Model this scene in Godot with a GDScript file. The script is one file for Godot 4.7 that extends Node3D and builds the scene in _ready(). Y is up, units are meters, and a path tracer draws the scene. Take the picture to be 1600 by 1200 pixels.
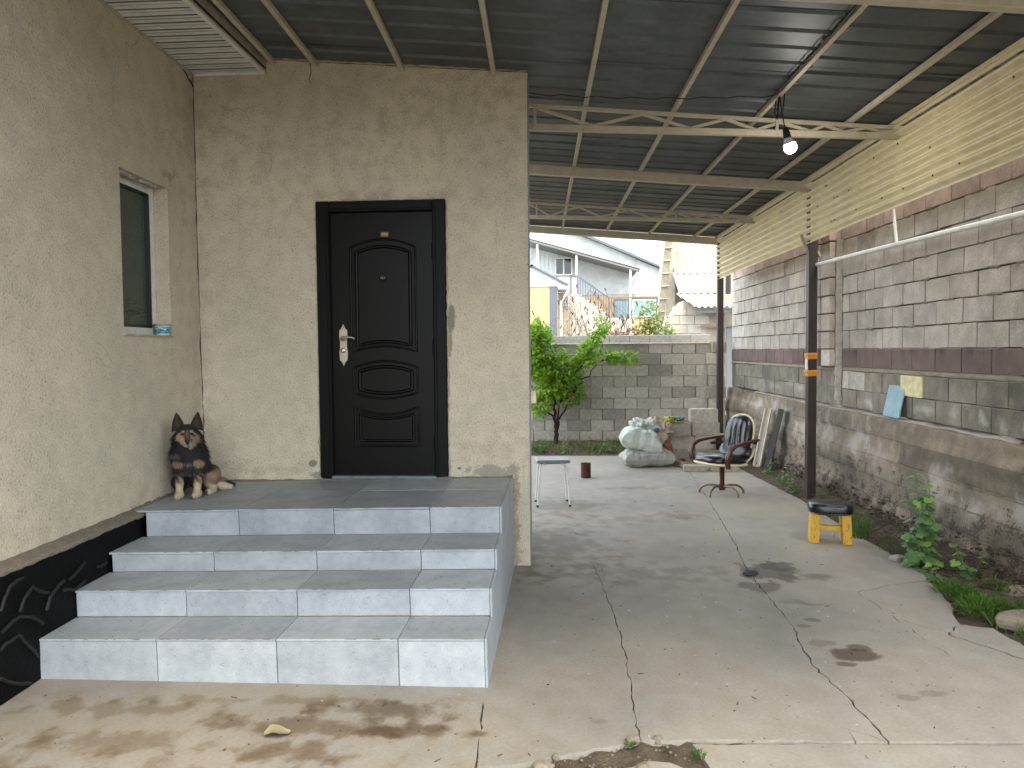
extends Node3D

# ------------------------------------------------------------------ mesh builder
class MB:
	var v := PackedVector3Array()
	var n := PackedVector3Array()
	var c := PackedColorArray()
	var uv := PackedVector2Array()
	var idx := PackedInt32Array()
	var col := Color.WHITE
	var use_col := false
	func tri(a: Vector3, b: Vector3, d: Vector3) -> void:      # counter-clockwise seen from outside
		var nn := (b - a).cross(d - a).normalized()
		var s := v.size()
		v.append(a); v.append(b); v.append(d)
		for k in 3:
			n.append(nn); c.append(col)
		idx.append(s); idx.append(s + 2); idx.append(s + 1)
	func quad(a: Vector3, b: Vector3, d: Vector3, e: Vector3) -> void:
		tri(a, b, d); tri(a, d, e)
	func raw(vs: PackedVector3Array, ts: PackedInt32Array, cs = null) -> void:   # smooth, shared vertices
		var s := v.size()
		var nn := PackedVector3Array(); nn.resize(vs.size())
		for k in range(0, ts.size(), 3):
			var a := vs[ts[k]]
			var fn := (vs[ts[k + 1]] - a).cross(vs[ts[k + 2]] - a)
			for j in 3: nn[ts[k + j]] += fn
			idx.append(s + ts[k]); idx.append(s + ts[k + 2]); idx.append(s + ts[k + 1])
		for k in vs.size():
			v.append(vs[k]); n.append(nn[k].normalized()); c.append(cs[k] if cs != null else col)
	func box(p: Vector3, s: Vector3, b := Basis.IDENTITY, ch := 0.0) -> void:
		var h := s * 0.5
		var t := minf(ch, minf(h.x, minf(h.y, h.z)) * 0.9)
		var sg: Array[float] = [-1.0, 1.0]
		for ax in 3:
			var u := (ax + 1) % 3
			var w := (ax + 2) % 3
			for q in sg:
				var pts: Array[Vector3] = []
				for k in [[-1.0, -1.0], [1.0, -1.0], [1.0, 1.0], [-1.0, 1.0]]:
					var r := Vector3.ZERO
					r[ax] = q * h[ax]; r[u] = k[0] * (h[u] - t); r[w] = k[1] * (h[w] - t)
					pts.append(p + b * r)
				if q > 0: quad(pts[0], pts[1], pts[2], pts[3])
				else: quad(pts[3], pts[2], pts[1], pts[0])
		if t <= 0.0: return
		for ax in 3:
			var u := (ax + 1) % 3
			var w := (ax + 2) % 3
			for q1 in sg:
				for q2 in sg:
					var e1 := Vector3.ZERO; var e2 := Vector3.ZERO
					e1[u] = q1 * h[u]; e1[w] = q2 * (h[w] - t)
					e2[u] = q1 * (h[u] - t); e2[w] = q2 * h[w]
					var l := Vector3.ZERO; l[ax] = h[ax] - t
					var a1 := p + b * (e1 - l); var a2 := p + b * (e1 + l)
					var b1 := p + b * (e2 - l); var b2 := p + b * (e2 + l)
					if q1 * q2 > 0: quad(a1, b1, b2, a2)
					else: quad(a1, a2, b2, b1)
		for x in sg:
			for y in sg:
				for z in sg:
					var a := p + b * Vector3(x * h.x, y * (h.y - t), z * (h.z - t))
					var d := p + b * Vector3(x * (h.x - t), y * h.y, z * (h.z - t))
					var e := p + b * Vector3(x * (h.x - t), y * (h.y - t), z * h.z)
					if x * y * z > 0: tri(a, d, e)
					else: tri(a, e, d)
	func bar(a: Vector3, b: Vector3, w: float, h: float, ch := 0.002, up := Vector3.UP) -> void:
		var z := (b - a).normalized()
		var x := up.cross(z).normalized()
		var y := z.cross(x)
		box((a + b) * 0.5, Vector3(w, h, a.distance_to(b)), Basis(x, y, z), ch)
	func tube(pts: Array, r, sides := 8, cap := true) -> void:
		var vs := PackedVector3Array(); var ts := PackedInt32Array()
		var m := pts.size()
		var up := Vector3.UP
		for k in m:
			var p: Vector3 = pts[k]
			var d: Vector3 = (pts[mini(k + 1, m - 1)] - pts[maxi(k - 1, 0)]).normalized()
			if absf(d.dot(up)) > 0.95: up = Vector3.RIGHT if absf(d.x) < 0.9 else Vector3.FORWARD
			var x := up.cross(d).normalized()
			var y := d.cross(x)
			up = y
			var rr: float = r[k] if r is Array else r
			for s in sides:
				var a := TAU * s / sides
				vs.append(p + (x * cos(a) + y * sin(a)) * rr)
		for k in m - 1:
			for s in sides:
				var s2 := (s + 1) % sides
				var a := k * sides + s; var b := k * sides + s2
				ts.append_array([a, b, b + sides, a, b + sides, a + sides])
		raw(vs, ts)
		if cap:
			for k in range(1, sides - 1):
				tri(vs[0], vs[k + 1], vs[k])
				var o := (m - 1) * sides
				tri(vs[o], vs[o + k], vs[o + k + 1])
	func lathe(prof: Array, sides := 20, p := Vector3.ZERO, b := Basis.IDENTITY, smooth := true) -> void:   # profile of (radius, height), upwards
		var vs := PackedVector3Array(); var ts := PackedInt32Array()
		for q in prof:
			for s in sides:
				var a := TAU * s / sides
				vs.append(p + b * Vector3(q.x * sin(a), q.y, q.x * cos(a)))
		for k in prof.size() - 1:
			for s in sides:
				var s2 := (s + 1) % sides
				var a := k * sides + s; var d := k * sides + s2
				if smooth: ts.append_array([a, d, d + sides, a, d + sides, a + sides])
				else: quad(vs[a], vs[d], vs[d + sides], vs[a + sides])
		if smooth: raw(vs, ts)
	func blob(p: Vector3, s: Vector3, b := Basis.IDENTITY, pw := 2.0, nz: FastNoiseLite = null, amp := 0.0, nu := 20, nv := 12, cut := -9.0) -> void:
		var vs := PackedVector3Array(); var ts := PackedInt32Array()
		for j in nv + 1:
			var th := PI * j / nv
			for i in nu:
				var ph := TAU * i / nu
				var d := Vector3(sin(th) * cos(ph), cos(th), sin(th) * sin(ph))
				var r := pow(pow(absf(d.x), pw) + pow(absf(d.y), pw) + pow(absf(d.z), pw), -1.0 / pw)
				var q := d * r * s * 0.5
				if nz != null: q *= 1.0 + amp * nz.get_noise_3dv(q + p)
				q.y = maxf(q.y, cut)
				vs.append(p + b * q)
		for j in nv:
			for i in nu:
				var i2 := (i + 1) % nu
				var a := j * nu + i; var d := j * nu + i2
				ts.append_array([a, d, d + nu, a, d + nu, a + nu])
		raw(vs, ts)
	func grid(nu: int, nv: int, f: Callable) -> void:          # f(i, j) -> point; outward when u x v points out
		var vs := PackedVector3Array(); var ts := PackedInt32Array()
		for j in nv + 1:
			for i in nu + 1: vs.append(f.call(i, j))
		for j in nv:
			for i in nu:
				var a := j * (nu + 1) + i
				ts.append_array([a, a + 1, a + nu + 2, a, a + nu + 2, a + nu + 1])
		raw(vs, ts)
	func prism(poly: PackedVector2Array, y0: float, y1: float, f = null) -> void:   # plan polygon (x, z)
		var t := Geometry2D.triangulate_polygon(poly)
		var area := 0.0
		for k in poly.size():
			var a := poly[k]; var b := poly[(k + 1) % poly.size()]
			area += a.x * b.y - b.x * a.y
		var P := func(q: Vector2, y: float) -> Vector3:
			var r := Vector3(q.x, y, q.y)
			return f.call(r) if f != null else r
		for k in range(0, t.size(), 3):
			var a := poly[t[k]]; var b := poly[t[k + 1]]; var d := poly[t[k + 2]]
			var cw := (b - a).cross(d - a)
			if cw > 0: var s := b; b = d; d = s
			tri(P.call(a, y1), P.call(b, y1), P.call(d, y1))
			tri(P.call(a, y0), P.call(d, y0), P.call(b, y0))
		for k in poly.size():
			var a := poly[k]; var b := poly[(k + 1) % poly.size()]
			if area > 0: var s := a; a = b; b = s
			quad(P.call(a, y0), P.call(b, y0), P.call(b, y1), P.call(a, y1))
	func leaf(p: Vector3, d: Vector3, up: Vector3, l: float, w: float, bend := 0.2) -> void:
		var s := d.cross(up).normalized()
		var u := s.cross(d).normalized()
		var a := p
		var m1 := p + d * l * 0.42 + s * w * 0.5 + u * l * 0.10
		var m2 := p + d * l * 0.42 - s * w * 0.5 + u * l * 0.10
		var m := p + d * l * 0.45
		var t := p + d * l - u * l * bend
		tri(a, m1, m); tri(m1, t, m); tri(a, m, m2); tri(m, t, m2)
	func mesh(xf := Transform3D.IDENTITY, uvf = null) -> ArrayMesh:
		var arr := []
		arr.resize(Mesh.ARRAY_MAX)
		var vv := v; var nn := n
		if xf != Transform3D.IDENTITY:
			vv = PackedVector3Array(); nn = PackedVector3Array()
			for k in v.size():
				vv.append(xf * v[k]); nn.append((xf.basis * n[k]).normalized())
		arr[Mesh.ARRAY_VERTEX] = vv
		arr[Mesh.ARRAY_NORMAL] = nn
		if use_col: arr[Mesh.ARRAY_COLOR] = c
		if uvf != null:
			var u := PackedVector2Array()
			for k in v.size(): u.append(uvf.call(v[k], n[k]))
			arr[Mesh.ARRAY_TEX_UV] = u
		arr[Mesh.ARRAY_INDEX] = idx
		var am := ArrayMesh.new()
		am.add_surface_from_arrays(Mesh.PRIMITIVE_TRIANGLES, arr)
		return am

# ------------------------------------------------------------------ naming, parents, labels
var used := {}
var part_names := {}
var rng := RandomNumberGenerator.new()
const TH := 0.02915                                            # the carport and the block wall stand 1.67 degrees off the house
var CB := Basis(Vector3.UP, TH)
const HO := Vector3(-2.765, 0, -5.72)                          # inner corner of the house
var HL := Transform3D(Basis(Vector3.UP, 0.03998), Vector3.ZERO)   # the left wall runs 2.3 degrees off square

func cp(x: float, y: float, z: float) -> Vector3: return CB * Vector3(x, y, z)

func numbered(called: String) -> String:
	var k: int = used.get(called, -1) + 1
	used[called] = k
	return called if k == 0 else "%s_%03d" % [called, k]

func tag(o: Node, label: String, category: String, group := "") -> void:
	o.set_meta("label", label); o.set_meta("category", category)
	if group != "": o.set_meta("group", group)

func thing(called: String, label: String, category: String, at := Vector3.ZERO, turn := 0.0, group := "") -> Node3D:
	var o := Node3D.new()
	o.name = numbered(called); add_child(o, true)
	o.position = at; o.rotation.y = turn
	tag(o, label, category, group)
	return o

func put(mb: MB, called: String, m: Material, parent: Node3D, xf := Transform3D.IDENTITY, uvf = null) -> MeshInstance3D:
	return put_mesh(mb.mesh(xf, uvf), called, m, parent)

func put_mesh(mesh: Mesh, called: String, m: Material, parent: Node3D) -> MeshInstance3D:
	var o := MeshInstance3D.new()
	o.mesh = mesh
	o.material_override = m
	if parent == self: o.name = numbered(called)
	else:
		var nm := called
		var k := 0
		var seen: Dictionary = part_names.get(parent, {})
		k = seen.get(called, -1) + 1
		seen[called] = k
		part_names[parent] = seen
		o.name = nm if k == 0 else "%s_%03d" % [nm, k]
	parent.add_child(o, true)
	return o

func single(mb: MB, called: String, m: Material, label: String, category: String, at: Vector3, turn := 0.0, group := "") -> MeshInstance3D:
	var o := put(mb, called, m, self)
	o.position = at; o.rotation.y = turn
	tag(o, label, category, group)
	return o

func kind(o: Node, k: String) -> void: o.set_meta("kind", k)

# ------------------------------------------------------------------ materials
func noise(sd: int, freq: float, oct := 3, type := FastNoiseLite.TYPE_SIMPLEX_SMOOTH) -> FastNoiseLite:
	var f := FastNoiseLite.new()
	f.seed = sd; f.frequency = freq; f.noise_type = type
	f.fractal_type = FastNoiseLite.FRACTAL_FBM; f.fractal_octaves = oct
	return f

func nbytes(sd: int, freq: float, w: int, h: int, oct := 3, seamless := false, type := FastNoiseLite.TYPE_SIMPLEX_SMOOTH) -> PackedByteArray:
	var f := noise(sd, freq, oct, type)
	var im := f.get_seamless_image(w, h) if seamless else f.get_image(w, h)
	im.convert(Image.FORMAT_L8)
	return im.get_data()

func rgb_tex(d: PackedByteArray, w: int, h: int) -> ImageTexture:
	var im := Image.create_from_data(w, h, false, Image.FORMAT_RGB8, d)
	im.generate_mipmaps()
	return ImageTexture.create_from_image(im)

func l_tex(d: PackedByteArray, w: int, h: int) -> ImageTexture:
	return ImageTexture.create_from_image(Image.create_from_data(w, h, false, Image.FORMAT_L8, d))

# tileable colour between a and b (sRGB) driven by three octaves of clouds and dark pits; returns [colour, height]
func grain(sd: int, a: Color, b: Color, coarse := 0.006, mid := 0.03, fine := 0.2, pits := 0.0, size := 512) -> Array:
	var n1 := nbytes(sd, coarse, size, size, 3, true)
	var n2 := nbytes(sd + 1, mid, size, size, 3, true)
	var n3 := nbytes(sd + 2, fine, size, size, 2, true)
	var d := PackedByteArray(); d.resize(size * size * 3)
	var hh := PackedByteArray(); hh.resize(size * size)
	for i in size * size:
		var t := (n1[i] * 0.4 + n2[i] * 0.3 + n3[i] * 0.3) / 255.0
		t = clampf((t - 0.5) * 1.6 + 0.5, 0.0, 1.0)
		var k := 1.0
		if pits > 0.0 and n3[i] < 255.0 * pits * 0.6: k = 0.62
		d[i * 3] = int(255.0 * lerpf(a.r, b.r, t) * k)
		d[i * 3 + 1] = int(255.0 * lerpf(a.g, b.g, t) * k)
		d[i * 3 + 2] = int(255.0 * lerpf(a.b, b.b, t) * k)
		hh[i] = int((n2[i] * 0.35 + n3[i] * 0.65) * (k if pits > 0.0 else 1.0))
	return [rgb_tex(d, size, size), l_tex(hh, size, size)]

func mat(a: Color, rough := 0.8, metal := 0.0) -> StandardMaterial3D:
	var m := StandardMaterial3D.new()
	m.albedo_color = a; m.roughness = rough; m.metallic = metal
	m.cull_mode = BaseMaterial3D.CULL_DISABLED
	return m

func tmat(g: Array, scale: float, tint := Color.WHITE, rough := 0.9, metal := 0.0, bump := 0.0, world := true) -> StandardMaterial3D:
	var m := mat(tint, rough, metal)
	m.albedo_texture = g[0]
	m.uv1_triplanar = true
	m.uv1_world_triplanar = world
	m.uv1_scale = Vector3.ONE * scale
	m.uv1_triplanar_sharpness = 6.0
	if bump > 0.0:
		m.heightmap_enabled = true
		m.heightmap_texture = g[1]
		m.heightmap_scale = bump
	return m

func srgb(r: int, g: int, b: int) -> Color: return Color(r / 255.0, g / 255.0, b / 255.0)

func vmat(rough := 0.8, back := Color.BLACK) -> StandardMaterial3D:
	var m := mat(Color.WHITE, rough)
	m.vertex_color_use_as_albedo = true
	if back != Color.BLACK:
		m.backlight_enabled = true; m.backlight = back
	return m

var M := {}

func make_materials() -> void:
	var conc := grain(11, srgb(128, 122, 112), srgb(172, 166, 156), 0.008, 0.04, 0.25, 0.18)
	var block := grain(21, srgb(142, 138, 131), srgb(186, 182, 175), 0.01, 0.06, 0.35, 0.3)
	var tile := grain(31, srgb(176, 182, 187), srgb(214, 218, 221), 0.006, 0.025, 0.15, 0.06)
	var ti: Image = tile[0].get_image()
	for k in 520:
		var x := rng.randi_range(0, 500); var y := rng.randi_range(0, 500)
		var a := rng.randf() * TAU
		var dk := rng.randf() < 0.6
		var f := rng.randf_range(0.72, 0.92) if dk else rng.randf_range(1.03, 1.10)
		for q in rng.randi_range(1, 14):
			var px := posmod(int(x + q * cos(a)), 512); var py := posmod(int(y + q * sin(a)), 512)
			var cc := ti.get_pixel(px, py)
			ti.set_pixel(px, py, Color(minf(cc.r * f, 1.0), minf(cc.g * f * (0.99 if dk else 1.0), 1.0), minf(cc.b * f * (0.97 if dk else 1.0), 1.0)))
	tile[0] = ImageTexture.create_from_image(ti)
	var metal := grain(41, srgb(122, 124, 122), srgb(168, 170, 166), 0.004, 0.02, 0.12, 0.0)
	var wood := grain(51, srgb(120, 92, 66), srgb(176, 144, 110), 0.01, 0.05, 0.2, 0.0)
	var dirt := grain(61, srgb(62, 52, 42), srgb(112, 98, 80), 0.01, 0.06, 0.3, 0.3)
	var pale := grain(71, srgb(205, 203, 196), srgb(240, 238, 232), 0.006, 0.03, 0.2, 0.0)
	var rust := grain(81, srgb(44, 22, 14), srgb(92, 50, 30), 0.01, 0.06, 0.3, 0.2)
	for k in 5:
		var s: float = [0.88, 0.96, 1.0, 1.07, 1.13][k]
		M["block%d" % k] = tmat(block, 2.3, Color(s, s * 0.99, s * 0.965), 0.95, 0.0, 0.35)
		M["dark_block%d" % k] = tmat(block, 2.3, Color(0.80 * s, 0.78 * s, 0.74 * s), 0.95, 0.0, 0.4)
		M["brown%d" % k] = tmat(block, 2.3, Color(0.66 * s, 0.52 * s, 0.49 * s), 0.9, 0.0, 0.3)
		M["pink%d" % k] = tmat(block, 2.3, Color(1.12 * s, 0.90 * s, 0.87 * s), 0.9, 0.0, 0.3)
	M.coping = tmat(block, 2.3, Color(1.15, 1.17, 1.20), 0.9, 0.0, 0.2)
	M.cement = tmat(conc, 1.6, Color(0.95, 0.93, 0.88), 0.95, 0.0, 0.6)
	M.mortar = tmat(conc, 3.0, Color(0.82, 0.8, 0.75), 0.95, 0.0, 0.6)
	M.light_mortar = tmat(conc, 3.0, Color(1.12, 1.08, 1.01), 0.95, 0.0, 0.6)
	for k in 4:
		var s: float = [0.95, 0.98, 1.0, 1.04][k]
		M["tile%d" % k] = tmat(tile, 1.1, Color(s * 0.815, s * 0.825, s * 0.832), 0.5)
	M.grout = mat(srgb(138, 130, 118), 0.95)
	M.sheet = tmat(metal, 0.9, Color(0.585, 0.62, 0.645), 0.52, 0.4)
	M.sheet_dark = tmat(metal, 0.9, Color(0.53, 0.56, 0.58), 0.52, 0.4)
	M.steel = tmat(pale, 1.5, Color(0.80, 0.77, 0.69), 0.55)
	M.cream = tmat(pale, 1.2, Color(0.95, 0.905, 0.765), 0.5)
	M.brown_post = tmat(metal, 2.0, Color(0.32, 0.245, 0.21), 0.55)
	M.orange_tape = mat(srgb(196, 128, 24), 0.5)
	M.white_plastic = tmat(pale, 2.0, Color(0.95, 0.95, 0.94), 0.4)
	M.white_boards = tmat(pale, 1.5, Color(0.92, 0.93, 0.94), 0.5)
	M.black = tmat(metal, 1.5, Color(0.034, 0.034, 0.038), 0.5)
	M.black_paint = tmat(metal, 1.8, Color(0.034, 0.032, 0.032), 0.6, 0.0, 0.5)
	M.black_paint.metallic_specular = 0.25
	M.black.metallic_specular = 0.3
	M.gloss_black = mat(srgb(16, 17, 18), 0.35)
	M.door = tmat(metal, 2.2, Color(0.048, 0.043, 0.041), 0.38, 0.0, 0.05)
	M.door.metallic_specular = 0.3
	M.brass = tmat(pale, 6.0, Color(0.78, 0.76, 0.69), 0.35, 0.6)
	M.chrome = mat(srgb(190, 190, 186), 0.25, 0.9)
	M.wood = tmat(wood, 3.0, Color.WHITE, 0.7)
	M.dark_wood = tmat(wood, 5.0, Color(0.50, 0.32, 0.32), 0.35)
	M.old_wood = tmat(block, 3.0, Color(0.85, 0.78, 0.68), 0.9)
	M.yellow_wood = tmat(pale, 5.0, srgb(226, 178, 44), 0.55)
	M.dirt = tmat(dirt, 1.2, Color.WHITE, 1.0, 0.0, 1.5)
	M.rust = tmat(rust, 4.0, Color.WHITE, 0.9, 0.0, 0.4)
	M.slate = tmat(block, 1.2, Color(0.98, 0.95, 0.88), 0.9)
	M.pale_block = tmat(pale, 1.0, Color(0.80, 0.77, 0.71), 0.9)
	M.white_wash = tmat(pale, 1.0, Color(0.83, 0.81, 0.77), 0.9)
	M.board = tmat(block, 1.3, Color(1.0, 0.975, 0.90), 0.85)
	M.blue_board = tmat(pale, 1.5, Color(0.55, 0.71, 0.77), 0.6)
	M.siding = tmat(pale, 0.5, Color(0.90, 0.935, 0.96), 0.6)
	M.grey_siding = tmat(pale, 0.5, Color(0.80, 0.83, 0.85), 0.6)
	M.orange = tmat(pale, 0.5, Color(0.88, 0.75, 0.57), 0.85)
	M.slate_grey = mat(srgb(92, 98, 108), 0.6)
	M.grey_metal = mat(srgb(112, 114, 116), 0.5, 0.2)
	M.dark_glass = mat(srgb(20, 26, 26), 0.1)
	M.far_glass = mat(srgb(120, 150, 150), 0.15)
	M.leather = mat(srgb(18, 19, 21), 0.3)
	M.seat_grey = tmat(metal, 3.0, Color(0.72, 0.76, 0.77), 0.4)
	M.sack = tmat(pale, 3.0, Color(0.66, 0.665, 0.645), 0.6)
	M.bark = tmat(dirt, 5.0, Color(0.55, 0.5, 0.46), 1.0, 0.0, 0.6)
	M.twig = tmat(block, 5.0, Color(0.66, 0.58, 0.53), 1.0)
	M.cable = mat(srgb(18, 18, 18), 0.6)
	M.crack = mat(srgb(34, 29, 24), 1.0)
	M.glass = mat(Color(0.15, 0.25, 0.20, 0.5), 0.03)
	M.glass.transparency = BaseMaterial3D.TRANSPARENCY_ALPHA
	M.room = mat(srgb(84, 118, 100), 0.9)
	M.stone = tmat(conc, 4.0, Color(0.98, 0.95, 0.9), 0.95, 0.0, 0.8)
	M.brown_stone = tmat(dirt, 4.0, Color(0.9, 0.88, 0.84), 0.95, 0.0, 0.8)
	M.foam = tmat(pale, 4.0, Color(0.66, 0.62, 0.54), 0.95)
	M.leaf = vmat(0.55, Color(0.9, 0.9, 0.9))
	M.vcol = vmat(0.85)
	M.white_bag = tmat(pale, 3.0, Color(0.78, 0.82, 0.80), 0.45)
	M.dark_slate = tmat(block, 2.0, Color(0.36, 0.36, 0.35), 0.85)
	M.pod = mat(srgb(84, 58, 46), 0.9)
	M.lit_ridge = tmat(metal, 1.8, Color(0.13, 0.12, 0.115), 0.7)  # plinth joints coloured lighter to stand for the light they catch
	M.cement_dark = mat(srgb(112, 108, 100), 0.95)
	M.stucco_trim = mat(srgb(158, 150, 132), 0.95)

# painted plaster: planar picture w x h metres at px per metre; list of stains [x, y, rx, ry, r, g, b, strength, ragged]
func plaster(sd: int, w: float, h: float, px: int, stains: Array) -> StandardMaterial3D:
	var W := int(w * px); var H := int(h * px)
	var n1 := nbytes(sd, 0.9 / px, W, H, 4)
	var n2 := nbytes(sd + 1, 6.0 / px, W, H, 3)
	var n3 := nbytes(sd + 2, 60.0 / px, W, H, 2)
	var n4 := nbytes(sd + 3, 22.0 / px, W, H, 2, false, FastNoiseLite.TYPE_CELLULAR)
	var d := PackedByteArray(); d.resize(W * H * 3)
	var hh := PackedByteArray(); hh.resize(W * H)
	for i in W * H:
		var a := n1[i] / 255.0 - 0.5
		var t := 1.0 + a * 0.09 + (n2[i] / 255.0 - 0.5) * 0.08 + (n3[i] / 255.0 - 0.5) * 0.15
		var pit := n3[i] < 46 and n2[i] < 150
		if pit: t *= 0.82
		d[i * 3] = clampi(int(183.0 * t), 0, 255)
		d[i * 3 + 1] = clampi(int(174.0 * t - a * 1.5), 0, 255)
		d[i * 3 + 2] = clampi(int(154.0 * t - a * 3.0), 0, 255)
		hh[i] = clampi(int(n3[i] * 0.5 + n2[i] * 0.2 + n4[i] * 0.3) - (60 if pit else 0), 0, 255)
	for s in stains:
		var x0 := maxi(0, int((s[0] - s[2] * 1.6) * px)); var x1 := mini(W, int((s[0] + s[2] * 1.6) * px))
		var y0 := maxi(0, int((h - s[1] - s[3] * 1.6) * px)); var y1 := mini(H, int((h - s[1] + s[3] * 1.6) * px))
		for y in range(y0, y1):
			for x in range(x0, x1):
				var i := y * W + x
				var e: float = Vector2((x / float(px) - s[0]) / s[2], (h - y / float(px) - s[1]) / s[3]).length() + (n2[i] / 255.0 - 0.5) * s[8] * 2.0 + (n3[i] / 255.0 - 0.5) * s[8]
				var k: float = clampf((1.0 - e) * (3.0 if s[8] < 1.0 else 0.75), 0.0, 1.0) * s[7] * (1.0 if s[8] < 1.0 else 0.5)
				if k > 0.0:
					for q in 3: d[i * 3 + q] = clampi(int(lerpf(d[i * 3 + q], s[4 + q], k)), 0, 255)
	# trowel nicks and hairlines
	for k in int(w * h * 90.0):
		var x := rng.randi_range(2, W - 6); var y := rng.randi_range(2, H - 12)
		var f := rng.randf_range(0.55, 0.85)
		for q in rng.randi_range(1, 6):
			var i := (y + q) * W + x + int(q * rng.randf_range(-0.4, 0.4))
			for e in 3: d[i * 3 + e] = int(d[i * 3 + e] * f)
			hh[i] = int(hh[i] * 0.4)
	for k in 7:
		var x := rng.randf_range(0.0, W); var y := rng.randf_range(0.0, H)
		var a := rng.randf() * TAU
		for q in rng.randi_range(60, 260):
			x += cos(a); y += sin(a); a += rng.randf_range(-0.35, 0.35)
			var i := posmod(int(y), H) * W + posmod(int(x), W)
			for e in 3: d[i * 3 + e] = int(d[i * 3 + e] * 0.74)
			hh[i] = int(hh[i] * 0.5)
	# dribbles of dirty rain
	for k in int(w * 9.0):
		var x := rng.randi_range(4, W - 30); var y := rng.randi_range(0, H - 10)
		var ln := rng.randi_range(40, 320); var wd := rng.randi_range(3, 18)
		var dk := rng.randf_range(0.02, 0.07)
		for yy in mini(ln, H - y):
			for xx in wd:
				var i := (y + yy) * W + x + xx
				var f := 1.0 - dk * sin(PI * (xx + 0.5) / wd) * (1.0 - yy / float(ln)) * minf(1.0, yy / 12.0)
				for e in 3: d[i * 3 + e] = int(d[i * 3 + e] * f)
	var m := mat(Color.WHITE, 0.95)
	m.albedo_texture = rgb_tex(d, W, H)
	m.heightmap_enabled = true
	m.heightmap_texture = l_tex(hh, W, H)
	m.heightmap_scale = 0.6
	return m

func _ready() -> void:
	rng.seed = 7
	# camera
	var cam := Camera3D.new()
	cam.fov = 53.13; cam.far = 400.0; cam.near = 0.05
	cam.position = Vector3(0, 1.62, 0)
	cam.basis = Basis(Vector3.UP, deg_to_rad(3.72)) * Basis(Vector3.RIGHT, deg_to_rad(-2.48)) * Basis(Vector3.BACK, deg_to_rad(-0.5))
	add_child(cam); cam.current = true
	# overcast sky
	var sky := ProceduralSkyMaterial.new()
	sky.sky_top_color = Color(0.80, 0.84, 0.88); sky.sky_horizon_color = Color(0.93, 0.95, 0.97)
	sky.sky_curve = 0.2
	sky.ground_bottom_color = Color(0.22, 0.20, 0.18); sky.ground_horizon_color = Color(0.55, 0.54, 0.52)
	var we := WorldEnvironment.new()
	var env := Environment.new()
	env.background_mode = Environment.BG_SKY
	env.sky = Sky.new(); env.sky.sky_material = sky
	env.tonemap_mode = Environment.TONE_MAPPER_LINEAR
	env.tonemap_exposure = 6.8
	env.sdfgi_enabled = true; env.ssao_enabled = true; env.ssil_enabled = true
	we.environment = env
	add_child(we)
	var sun := DirectionalLight3D.new()
	sun.light_energy = 0.25; sun.light_angular_distance = 30.0; sun.shadow_enabled = true
	sun.light_color = Color(1.0, 0.97, 0.92)
	sun.rotation_degrees = Vector3(-58, 20, 0)
	add_child(sun)

	make_materials()
	ground()
	house()
	steps()
	carport()
	block_wall()
	back_wall()
	far_houses()
	yard_things()
	dog()
	plants()
	rubble()

# ------------------------------------------------------------------ ground and concrete yard
func v2(a: Array) -> PackedVector2Array:
	var p := PackedVector2Array()
	for k in range(0, a.size(), 2): p.append(Vector2(a[k], a[k + 1]))
	return p

func ragged(a: PackedVector2Array, step: float, amp: float, closed := true) -> PackedVector2Array:
	var o := PackedVector2Array()
	var m := a.size() if closed else a.size() - 1
	for k in m:
		var p := a[k]; var q := a[(k + 1) % a.size()]
		var parts := maxi(1, int(p.distance_to(q) / step))
		for j in parts:
			var r := p.lerp(q, j / float(parts))
			if j > 0: r += Vector2(rng.randf_range(-amp, amp), rng.randf_range(-amp, amp))
			o.append(r)
	if not closed: o.append(a[a.size() - 1])
	return o

func thicken(line: PackedVector2Array, w: float) -> PackedVector2Array:
	var l := PackedVector2Array(); var r := PackedVector2Array()
	for k in line.size():
		var d := (line[mini(k + 1, line.size() - 1)] - line[maxi(k - 1, 0)]).normalized().orthogonal()
		var ww := w * rng.randf_range(0.25, 1.5) * (0.4 if k == line.size() - 1 else 1.0)
		l.append(line[k] + d * ww * 0.5); r.append(line[k] - d * ww * 0.5)
	r.reverse()
	l.append_array(r)
	return l

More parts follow.
